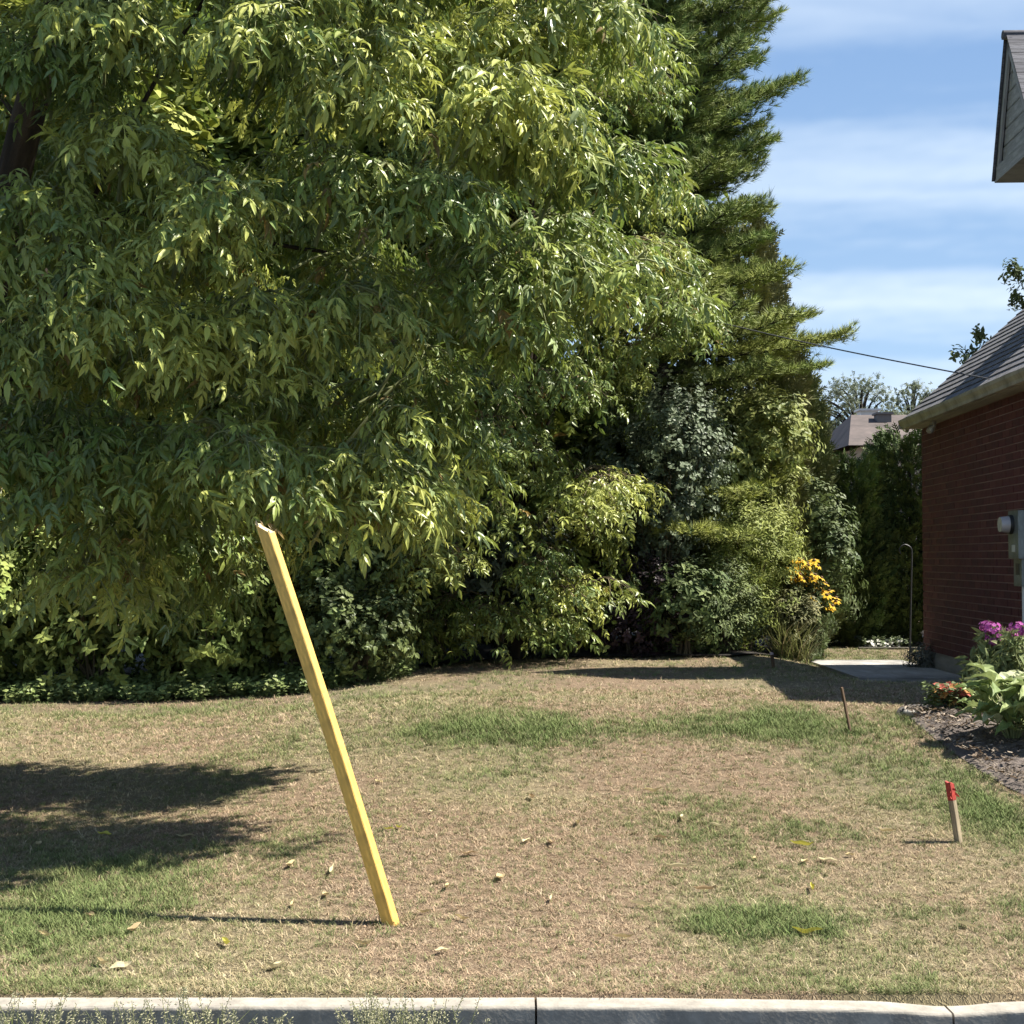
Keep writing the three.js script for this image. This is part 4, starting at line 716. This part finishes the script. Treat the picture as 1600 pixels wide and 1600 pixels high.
// ---------------------------------------------------------------- flower beds
// mulch of the right-hand bed
{
  const pos = [], z0 = bedEdge[0].z, z1 = -7.62, nz = 40, nx = 24, P2 = [];
  for (let j = 0; j <= nz; j++) { const z = lerp(z0, z1, j / nz), xl = Math.min(bedX(Math.min(z, bedEdge[bedEdge.length - 1].z)), 6); for (let i = 0; i <= nx; i++) { const x = lerp(j ? xl : bedEdge[0].x, 6.2, i / nx), e = Math.min(1, Math.min(i, j, nz - j) / 2.5); P2.push(V(x, groundY(x, z) + 0.006 + e * (0.05 + 0.05 * fbm(x * 5, z * 5, 3)), z)); } }
  for (let j = 0; j < nz; j++) for (let i = 0; i < nx; i++) { const a = P2[j * (nx + 1) + i], b = P2[j * (nx + 1) + i + 1], c = P2[(j + 1) * (nx + 1) + i + 1], d = P2[(j + 1) * (nx + 1) + i]; for (const q of [a, c, b, a, d, c]) pos.push(q.x, q.y, q.z); }
  const g = new THREE.BufferGeometry(); g.setAttribute('position', new THREE.Float32BufferAttribute(pos, 3)); g.setAttribute('uv', new THREE.Float32BufferAttribute(pos.flatMap((v, i) => i % 3 === 0 ? [pos[i] * 1.6, pos[i + 2] * 1.6] : []), 2)); g.computeVertexNormals();
  structure('flower_bed_soil', g, std([0.27, 0.215, 0.18], { map: coarseGrain, bumpMap: concreteBump, bumpScale: 0.02, roughness: 1 }));
  // wood chips, uncountable
  const s = new Soup(), r = rng(800); for (let k = 0; k < 3; k++) s.quad(V(-0.02, 0.002, -0.006), V(0.022, 0.006, -0.004), V(0.02, 0.009, 0.006), V(-0.018, 0.003, 0.006));
  const items = []; for (let k = 0; k < 5200; k++) { const z = lerp(z0, z1, r()), x = lerp(bedX(Math.min(z, bedEdge[bedEdge.length - 1].z)) - 0.03, 5.2, Math.pow(r(), 1.3)); if (x > 8) continue; items.push({ p: V(x, groundY(x, z) + 0.05 + 0.05 * fbm(x * 5, z * 5, 3) * 1.0, z), q: yawQ(r() * 6.3, (r() - 0.5) * 1.2, (r() - 0.5) * 1.2), s: 0.4 + 0.8 * r(), c: scl(mixc([0.24, 0.175, 0.12], [0.42, 0.35, 0.27], r()), 0.5 + 0.8 * r()) }); }
  const root = new THREE.Group(); root.name = 'bark_mulch'; root.userData = { kind: 'stuff', label: 'grey brown bark mulch in the right hand flower bed', category: 'mulch' }; scene.add(root);
  instanced('bark_chips', s.geo(), std([1, 1, 1], { side: THREE.DoubleSide, roughness: 1 }), items, root);
  // dark edging strip at the back of the bed
  const a = G(1402, 1122), b = G(1412, 1114), c = G(1450, 1112), e = G(1500, 1113), f = G(1560, 1116);
  for (const q of [b, c, e, f]) q.y += 0.025; a.y -= 0.06;
  solo('bed_edging', tube([a, b, c, e, f], 0.03, 0.03, 8, 24), std([0.10, 0.085, 0.07], { roughness: 0.8, map: coarseGrain }), 'dark rounded edging along the back of the flower bed', 'edging');
  const st = new THREE.IcosahedronGeometry(0.04, 2); { const p = st.attributes.position; for (let i = 0; i < p.count; i++) { const k = 0.75 + 0.5 * fbm(p.getX(i) * 40 + 9, p.getZ(i) * 40 + p.getY(i) * 30, 2); p.setXYZ(i, p.getX(i) * k * 1.3, p.getY(i) * k * 0.7, p.getZ(i) * k); } st.computeVertexNormals(); }
  const sp = G(1421, 1122); solo('pale_stone', st, std([0.6, 0.56, 0.48], { map: fineGrain }), 'small pale stone inside the corner of the bed edging', 'stone', [sp.x, sp.y + 0.04, sp.z]);
}
// hosta with broad pale leaves
function hostaLeaf(len, wid, seed) {
  const r = rng(seed), nu = 8, nv = 4, pos = [], at = (u, v) => { const w = wid * Math.pow(Math.sin(Math.PI * Math.pow(u * 0.96 + 0.02, 0.75)), 0.85) * 0.5, y = 0.55 * len * u - 0.78 * len * u * u, sx = v * w, ruff = 0.014 * Math.sin(u * 16 + v * 3 + seed) * Math.abs(v); return V(sx, y + 0.28 * w * v * v + ruff - 0.01 * Math.cos(v * 9), len * u * (0.95 - 0.15 * u)); };
  for (let i = 0; i < nu; i++) for (let j = 0; j < nv; j++) { const u0 = i / nu, u1 = (i + 1) / nu, v0 = j / nv * 2 - 1, v1 = (j + 1) / nv * 2 - 1, a = at(u0, v0), b = at(u0, v1), c = at(u1, v1), d = at(u1, v0); for (const q of [a, d, c, a, c, b]) pos.push(q.x, q.y, q.z); }
  const g = new THREE.BufferGeometry(); g.setAttribute('position', new THREE.Float32BufferAttribute(pos, 3)); g.computeVertexNormals(); return g;
}
{
  const geos = [hostaLeaf(0.24, 0.13, 1), hostaLeaf(0.28, 0.15, 2), hostaLeaf(0.21, 0.12, 3)], mats = [leafMat([0.36, 0.43, 0.16], 0.3, 0.3), leafMat([0.52, 0.55, 0.30], 0.3, 0.3), leafMat([0.22, 0.30, 0.09], 0.3, 0.3)];
  const plant = (label, px, py, n, k, seed) => {
    const b = G(px, py), o = thing('hosta_plant', label, 'plant', [b.x, b.y + 0.05, b.z]), r = rng(seed), stems = [];
    for (let i = 0; i < n; i++) {
      const a = i * 2.399 + r() * 0.4, ring = i / n, len = 0.12 + 0.16 * (1 - ring), at = V(Math.sin(a) * len * (0.5 + 0.5 * r()), (0.07 + 0.30 * ring + 0.06 * r()) * k, Math.cos(a) * len * (0.5 + 0.5 * r()));
      const l = part('leaf', geos[i % 3], mats[r() < 0.5 ? 0 : r() < 0.5 ? 1 : 2], o); l.position.copy(at); l.rotation.set(-0.35 + ring * -0.5 + (r() - 0.3) * 0.5, a, (r() - 0.5) * 0.5, 'YXZ'); l.scale.setScalar(k * (0.75 + 0.4 * r()));
      stems.push(tube([V(Math.sin(a) * 0.02, -0.06, Math.cos(a) * 0.02), at.clone().multiplyScalar(0.5).add(V(0, 0.04, 0)), at], 0.006, 0.004, 4, 4));
    }
    part('stems', mergeGeometries(stems), greenTwig, o);
  };
  plant('hosta with broad pale leaves in front of the magenta phlox', 1583, 1168, 54, 0.9, 810);
  plant('second hosta at the right edge of the frame in the bed', 1640, 1178, 44, 0.95, 811);
  plant('small hosta behind the pale one, beside the coral flowers', 1545, 1130, 18, 0.42, 812);
}
// phlox: leafy stems with magenta heads
{
  const floret = new Soup(); for (let k = 0; k < 5; k++) { const a = k * 1.2566; floret.leaf(V(0, 0, 0), V(Math.cos(a), 0.15, Math.sin(a)), V(0, 1, 0), 0.014, 0.014, 0.1, 0.1); }
  const fg = floret.geo(), fm = leafMat([1, 1, 1], 0.3, 0);
  const clump = (label, spots, seed, h0) => {
    const c = G(spots[0][0], spots[0][2]), o = thing('phlox_plant', label, 'flower', [0, 0, 0], 'magenta phlox in the bed'), r = rng(seed), st = [], lv = [[], []];
    for (const [px, py, gy, w, dd] of spots) {
      const b = G(spots[0][0] + (px - spots[0][0]) * 0.6, gy), d = -b.z + (dd ?? 0), top = P(px, py, d), heads = [];
      b.y += 0.04;
      st.push(tube([b.clone().add(V(0, -0.08, 0)), b.clone().lerp(top, 0.5).add(V((r() - 0.5) * 0.04, 0, 0)), top], 0.006, 0.004, 4, 6));
      if (w > 0) { for (let k = 0; k < 34; k++) { const dir = sphereDir(r); dir.y = dir.y * 0.75; heads.push({ p: top.clone().addScaledVector(dir, w * (0.75 + 0.25 * r())), q: alongQ(dir.clone().add(V(0, 0.25, 0)), r() * 6), s: 1.0 + 0.5 * r(), c: scl(mixc([0.40, 0.06, 0.30], [0.60, 0.16, 0.48], r()), 0.75 + 0.5 * r()) }); } instanced('flower_head', fg, fm, heads, o); }
      const n = Math.round(26 * (top.y - b.y) / 0.6);
      for (let k = 0; k < n; k++) { const t = 0.05 + 0.9 * k / n, q = b.clone().lerp(top, t), a = k * 2.1 + r(), dir = V(Math.cos(a), 0.35, Math.sin(a)); lv[k % 2].push({ p: q, q: alongQ(dir, r() * 6), s: 0.9 + 0.5 * r(), c: scl(mixc([0.17, 0.22, 0.07], [0.34, 0.37, 0.16], r()), 0.7 + 0.6 * r()) }); }
    }
    part('stems', mergeGeometries(st), greenTwig, o);
    lv.forEach((l, i) => instanced('foliage', phloxLeaf[i], leafMat([1, 1, 1], 0.3, 0.15), l, o));
  };
  const phloxLeaf = [sprigGeo(21, 4, 0.10, 0.022, 0.9, 0.04), sprigGeo(22, 5, 0.09, 0.02, 0.9, 0.05)];
  const many = (x0, x1, y, gy, n, w, seed) => { const r = rng(seed), o = []; for (let i = 0; i < n; i++) o.push([lerp(x0, x1, (i + 0.5) / n) + (r() - 0.5) * 8, y + (r() - 0.5) * 26, gy + (r() - 0.5) * 10, w ? (r() < 0.75 ? w * (0.8 + 0.4 * r()) : 0) : 0, (r() - 0.5) * 0.3]); return o; };
  clump('magenta phlox clump standing behind the hosta at the right edge', [[1551, 990, 1112, 0.07, 0], ...many(1540, 1640, 990, 1110, 26, 0.066, 821), ...many(1518, 1640, 1030, 1112, 34, 0, 822), ...many(1512, 1640, 1062, 1114, 26, 0, 824)], 820);
  clump('low violet phlox against the house foundation', [[1525, 1043, 1098, 0.035, 0.4], [1518, 1046, 1096, 0.03, 0.4], [1532, 1058, 1098, 0, 0.3], [1512, 1062, 1098, 0, 0.3], [1505, 1078, 1100, 0, 0.2], [1540, 1052, 1100, 0, 0.2], [1596, 1040, 1110, 0.05, 0]], 823);
}
// coral begonias
{
  const c = G(1487, 1119), o = thing('coral_flowers', 'low coral and orange flowers at the tip of the flower bed', 'flower', [c.x, c.y + 0.02, c.z]), r = rng(830), fl = [], lf = [];
  for (let k = 0; k < 110; k++) { const p = V((r() - 0.5) * 0.24, 0.07 + r() * 0.15, (r() - 0.4) * 0.2); fl.push({ p, q: alongQ(V(r() - 0.5, 0.7, r() - 0.2), r() * 6), s: 1.5 + r(), c: scl(r() < 0.6 ? [0.62, 0.17, 0.11] : [0.66, 0.33, 0.10], 0.8 + 0.4 * r()) }); }
  for (let k = 0; k < 90; k++) lf.push({ p: V((r() - 0.45) * 0.34, 0.02 + r() * 0.13, (r() - 0.5) * 0.24), q: alongQ(V(r() - 0.5, 0.8, r() - 0.5), r() * 6), s: 0.55 + 0.3 * r(), c: scl([0.13, 0.17, 0.05], 0.7 + 0.6 * r()) });
  const f = new Soup(); for (let k = 0; k < 5; k++) { const a = k * 1.2566; f.leaf(V(0, 0, 0), V(Math.cos(a), 0.3, Math.sin(a)), V(0, 1, 0), 0.013, 0.012, 0.2, 0.1); }
  instanced('blossoms', f.geo(), leafMat([1, 1, 1], 0.3, 0), fl, o); instanced('foliage', LEAF.round[0], leafMat([1, 1, 1], 0.3, 0.2), lf, o);
}
// yellow coneflowers, ornamental grass and small conifer at the end of the wood edge
{
  const petal = new Soup(); for (let k = 0; k < 8; k++) { const a = k * 0.785; petal.leaf(V(Math.cos(a) * 0.012, 0, Math.sin(a) * 0.012), V(Math.cos(a), -0.12, Math.sin(a)), V(0, 1, 0), 0.036, 0.02, 0.1, 0.15); }
  const eye = new THREE.SphereGeometry(0.014, 8, 6), pg = petal.geo(), pm = leafMat([0.95, 0.62, 0.03], 0.45, 0), em = std([0.13, 0.07, 0.02]), r = rng(840);
  const o = thing('yellow_coneflowers', 'tall yellow coneflowers beside the dark hedge', 'flower', [0, 0, 0]), st = [], lv = [];
  const spots = []; for (let k = 0; k < 80; k++) { const t = r(); spots.push([1248 + t * 48 + (r() - 0.5) * 24 - (t > 0.5 ? 0 : 6), 884 + t * 62 + (r() - 0.5) * 34]); }
  spots.push([1306, 940], [1300, 946], [1292, 952], [1272, 876], [1262, 880], [1278, 884]);
  for (const [px, py] of spots) {
    const d = 16.75 + (r() - 0.5) * 0.35, top = P(px, py, d), b = P(1262 + (px - 1270) * 0.25, 1000, d);
    b.y = groundY(b.x, b.z) - 0.05; st.push(tube([b, V(lerp(b.x, top.x, 0.35), lerp(b.y, top.y, 0.6), b.z), top], 0.005, 0.003, 4, 5));
    const h = part('blossom', pg, pm, o); h.position.copy(top); h.quaternion.copy(alongQ(V((r() - 0.3) * 1.2, 0.9, 0.7 * r()), r() * 6)); const s = 1.25 + 0.5 * r(); h.scale.setScalar(s); part('eye', eye, em, h);
    for (let k = 0; k < 7; k++) lv.push({ p: b.clone().lerp(top, 0.15 + 0.75 * r()), q: alongQ(sphereDir(r).add(V(0, 0.4, 0)), r() * 6), s: 0.9 + 0.4 * r(), c: scl([0.11, 0.15, 0.045], 0.7 + 0.6 * r()) });
  }
  part('stems', mergeGeometries(st), greenTwig, o); instanced('foliage', LEAF.small[0], leafMat([1, 1, 1], 0.3, 0.15), lv, o);

  const grassClump = (name, label, px, py, h, w, n, cols, seed) => {
    const b = G(px, py), g = thing(name, label, 'plant', [b.x, b.y, b.z]), rr = rng(seed), s = [new Soup(), new Soup(), new Soup()];
    for (let k = 0; k < n; k++) { const a = rr() * 6.283, t = 0.1 + 0.5 * rr(), at = V((rr() - 0.5) * w * 0.7, -0.02, (rr() - 0.5) * w * 0.7); s[k % 3].blade(at, V(Math.cos(a) * Math.sin(t), Math.cos(t), Math.sin(a) * Math.sin(t)), V(Math.cos(a), -0.2, Math.sin(a)), h * (0.5 + 0.6 * rr()), 0.011, 0.15 + 0.45 * rr()); }
    s.forEach((q, i) => part('blades', q.geo(), leafMat(cols[i], 0.3, 0.1), g));
    return g;
  };
  grassClump('ornamental_grass', 'brownish ornamental grass clump in front of the yellow coneflowers', 1238, 1032, 0.68, 0.5, 420, [[0.24, 0.26, 0.09], [0.36, 0.30, 0.15], [0.32, 0.34, 0.12]], 850);
  grassClump('ornamental_grass', 'pale strappy plant at the right foot of the coneflowers', 1268, 1024, 0.42, 0.25, 60, [[0.30, 0.32, 0.16], [0.20, 0.24, 0.09], [0.34, 0.34, 0.18]], 851);
  const bs = []; const bt = shrub('browned_shrub', 'bushy green and brown perennial above the ornamental grass', 1236, 16.6, 935, 0, 0.32, 620, LEAF.fine, 1.0, [[0.18, 0.20, 0.07], [0.32, 0.30, 0.13]], 852, { up: 0.5 });
  cedar('small_conifer', 'slim yellow green conifer rising behind the coneflowers', P(1242, 900, 17.1).x, -17.1, P(1242, 852, 17.1).y, 0.21, 800, 853, [[0.14, 0.17, 0.04], [0.2, 0.21, 0.06]], 0.6);
}
// shepherd hook and withered plant by the house corner
{
  const b = G(1421, 1037), top = P(1427, 868, -b.z), o = thing('garden_hook', 'thin black garden hook pole by the corner of the brick house', 'pole', b.toArray()), h = top.y - b.y;
  part('pole', tube([V(0, -0.1, 0), V(0.02, h * 0.5, 0), V(0.04, h, 0)], 0.011, 0.010, 7, 8), M.black, o);
  part('hook', tube([V(0.04, h, 0), V(0.03, h + 0.09, 0), V(-0.05, h + 0.13, 0), V(-0.11, h + 0.07, 0), V(-0.09, h + 0.02, 0)], 0.010, 0.007, 6, 14), M.black, o);
  shrub('withered_plant', 'withered grey twiggy plant at the foot of the garden hook', 1436, 15.7, 1018, 0, 0.17, 150, LEAF.fine, 0.9, [[0.16, 0.16, 0.12], [0.30, 0.29, 0.24]], 861, { category: 'plant', lobes: 12 });
}
// white flowering strip at the foot of the hedge
{
  const r = rng(870), a = P(1380, 1006, 19.6), gy = groundY(a.x, a.z), o = thing('white_flower_border', 'low border of white flowers at the foot of the dark hedge', 'flower', [a.x, gy, a.z]), w = [], lf = [];
  const f = new Soup(); for (let k = 0; k < 5; k++) { const q = k * 1.2566; f.leaf(V(0, 0, 0), V(Math.cos(q), 0.3, Math.sin(q)), V(0, 1, 0), 0.03, 0.025, 0.2, 0.1); }
  for (let k = 0; k < 60; k++) w.push({ p: V((r() - 0.5) * 0.5, 0.02 + 0.09 * r(), (r() - 0.5) * 0.3), q: alongQ(V(r() - 0.5, 0.8, r() - 0.2), r() * 6), s: 0.8 + 0.5 * r(), c: [0.72, 0.70, 0.62] });
  for (let k = 0; k < 60; k++) lf.push({ p: V((r() - 0.5) * 0.7, 0.02 + 0.09 * r(), (r() - 0.5) * 0.3), q: alongQ(V(r() - 0.5, 0.8, r() - 0.5), r() * 6), s: 0.6, c: [0.2, 0.25, 0.12] });
  instanced('blossoms', f.geo(), leafMat([1, 1, 1], 0.2, 0), w, o); instanced('foliage', LEAF.round[0], leafMat([1, 1, 1], 0.3, 0.2), lf, o);
  solo('border_edging', box(a.x - 0.4, a.x + 0.45, gy - 0.1, gy + 0.03, a.z + 0.22, a.z + 0.27), std([0.5, 0.46, 0.38], { map: coarseGrain }), 'pale stone edging before the white flowers by the hedge', 'edging');
}

// ---------------------------------------------------------------- fallen leaves on the lawn
{
  const curl = (len, wid, c, seed) => { const r = rng(seed), nu = 6, pos = [], at = (u, v) => { const w = wid * Math.sin(Math.PI * (0.06 + 0.9 * u)) * 0.5; return V(v * w * (1 - c * 0.4), 0.004 + c * len * 0.6 * (u - 0.5) * (u - 0.5) + c * w * v * v * 0.8 + 0.004 * Math.sin(u * 9 + seed), (u - 0.5) * len); }; for (let i = 0; i < nu; i++) for (let j = 0; j < 4; j++) { const u0 = i / nu, u1 = (i + 1) / nu, v0 = j / 2 - 1, v1 = (j + 1) / 2 - 1, a = at(u0, v0), b = at(u0, v1), cc = at(u1, v1), d = at(u1, v0); for (const q of [a, cc, b, a, d, cc]) pos.push(q.x, q.y, q.z); } const g = new THREE.BufferGeometry(); g.setAttribute('position', new THREE.Float32BufferAttribute(pos, 3)); g.computeVertexNormals(); return g; };
  const geos = [curl(0.10, 0.04, 0.9, 1), curl(0.085, 0.045, 0.5, 2), curl(0.11, 0.035, 1.1, 3), curl(0.07, 0.035, 0.7, 4)];
  const pale = leafMat([0.60, 0.48, 0.25], 0.2, 0), tan = leafMat([0.5, 0.36, 0.2], 0.2, 0), yellow = leafMat([0.62, 0.56, 0.10], 0.25, 0.1), cream = leafMat([0.66, 0.57, 0.34], 0.2, 0);
  const r = rng(900);
  const lay = (px, py, mat, k, label, group) => { const p = G(px, py), m = solo('fallen_leaf', geos[Math.floor(r() * 4)], mat, label, 'leaf', [p.x, p.y + 0.010, p.z], group); m.rotation.set((r() - 0.5) * 0.5, r() * 6.3, (r() - 0.5) * 0.5); m.scale.setScalar(k * 1.2); };
  lay(623, 1297, yellow, 0.9, 'bright yellow fallen leaf just right of the yellow post', undefined);
  lay(608, 1299, yellow, 0.6, 'smaller yellow fallen leaf touching the yellow post side', undefined);
  lay(1253, 1325, yellow, 0.9, 'bright lime yellow fallen leaf in the middle of the right lawn', undefined);
  lay(1293, 1349, cream, 0.9, 'cream fallen leaf to the lower right of the lime yellow leaf', undefined);
  lay(1262, 1463, yellow, 1.0, 'yellow fallen leaf in front of the green grass patch', undefined);
  lay(1268, 1393, yellow, 0.8, 'yellow fallen leaf behind the green grass patch', undefined);
  lay(430, 1517, cream, 0.9, 'cream fallen leaf nearest the kerb at the left', undefined);
  lay(352, 1479, yellow, 0.8, 'flat yellowish fallen leaf left of the post foot', undefined);
  lay(163, 1308, yellow, 1.0, 'yellow fallen leaf between the tree shadows at the left', undefined);
  lay(290, 1311, cream, 1.0, 'whitish crumpled fallen leaf right of the tree shadows', undefined);
  const marks = [[610, 1440, 'the post foot'], [1150, 1437, 'the green grass patch'], [1498, 1316, 'the red topped stake'], [1329, 1146, 'the thin brown stake'], [200, 1270, 'the tree shadows'], [835, 1555, 'the left kerb joint'], [1253, 1325, 'the lime yellow leaf'], [535, 1220, 'the middle of the post'], [960, 1138, 'the long green grass strip'], [40, 1480, 'the bottom left green patch']];
  const tones = [[pale, 'pale straw'], [tan, 'tan'], [cream, 'cream']], taken = new Map(), rank = ['', 'second ', 'third ', 'fourth '];
  for (const [px, py] of [[510, 1402], [735, 1338], [520, 1366], [860, 1410], [690, 1491], [672, 1272], [820, 1318], [860, 1320], [1035, 1313], [1060, 1360], [1065, 1283], [1003, 1419], [1180, 1345], [62, 1322], [140, 1436], [70, 1467], [207, 1457], [1508, 1451], [1385, 1303], [455, 1356], [460, 1419], [660, 1430], [720, 1440], [1260, 1350], [1330, 1340], [190, 1515], [155, 1510], [830, 1250], [590, 1225], [1120, 1295], [940, 1345], [1490, 1380], [1020, 1240], [1010, 1180], [700, 1390], [905, 1290], [780, 1375], [1100, 1395], [570, 1480], [975, 1470]]) {
    const [mat, tone] = tones[r() < 0.55 ? 0 : r() < 0.5 ? 1 : 2], [mx, my, what] = marks.slice().sort((p, q) => Math.hypot(p[0] - px, (p[1] - py) * 2) - Math.hypot(q[0] - px, (q[1] - py) * 2))[0];
    const where = Math.abs(px - mx) > Math.abs(py - my) * 1.5 ? (px < mx ? 'to the left of' : 'to the right of') : py < my ? 'behind' : 'in front of', key = tone + where + what, n = taken.get(key) ?? 0; taken.set(key, n + 1);
    lay(px + (r() - 0.5) * 6, py, mat, 0.55 + 0.4 * r(), `${rank[n]}${tone} curled fallen leaf ${where} ${what}`, 'dry fallen leaves on the lawn');
  }
}
// ---------------------------------------------------------------- weeds in the gutter before the kerb
{
  const weed = (label, px, n, w, h, seed) => {
    h *= 1.5; const x = (px - 800) / F * 4.72, o = thing('roadside_weed', label, 'weed', [x, -0.15, -4.74]), r = rng(seed), s = new Soup(), heads = new Soup(), stems = [];
    for (let k = 0; k < n; k++) { const a = r() * 6.283, t = 0.15 + 0.55 * r(); s.blade(V((r() - 0.5) * w, -0.01, (r() - 0.5) * 0.1), V(Math.cos(a) * Math.sin(t), Math.cos(t), Math.sin(a) * Math.sin(t) * 0.6), V(Math.cos(a), -0.2, Math.sin(a)), h * (0.5 + 0.5 * r()), 0.006, 0.2 + 0.3 * r()); }
    for (let k = 0; k < n * 0.7; k++) { const b = V((r() - 0.5) * w, -0.01, (r() - 0.5) * 0.1), tip = b.clone().add(V((r() - 0.5) * 0.22, h * (0.7 + 0.45 * r()), (r() - 0.5) * 0.06)); stems.push(tube([b, b.clone().lerp(tip, 0.6).add(V(0, 0.01, 0)), tip], 0.0016, 0.001, 3, 4)); for (let j = 0; j < 26; j++) heads.leaf(b.clone().lerp(tip, 0.62 + 0.38 * j / 26).add(V((r() - 0.5) * 0.02, 0, (r() - 0.5) * 0.02)), V(r() - 0.5, 0.4 * r(), r() - 0.5), V(0, 0.3, 1), 0.006 + 0.008 * r(), 0.003, 0.2, 0.1); }
    part('blades', s.geo(), leafMat([0.24, 0.27, 0.09], 0.3, 0.05), o); part('seed_heads', heads.geo(), leafMat([0.55, 0.52, 0.32], 0.3, 0), o); part('stems', mergeGeometries(stems), greenTwig, o);
  };
  weed('wispy weed clump in the gutter at the left corner', 40, 60, 0.30, 0.15, 951); weed('small weed tuft with pale seed heads left of the post', 215, 24, 0.16, 0.14, 952); weed('feathery weed in the gutter left of the post foot', 310, 34, 0.2, 0.16, 953); weed('low weed at the bottom below the leaning post', 420, 22, 0.2, 0.11, 954); weed('green weed tuft with arching seed heads under the kerb joint', 620, 70, 0.24, 0.15, 955); weed('thin arching weed just left of the kerb joint', 700, 16, 0.14, 0.15, 956);
}
renderer.render(scene, camera);
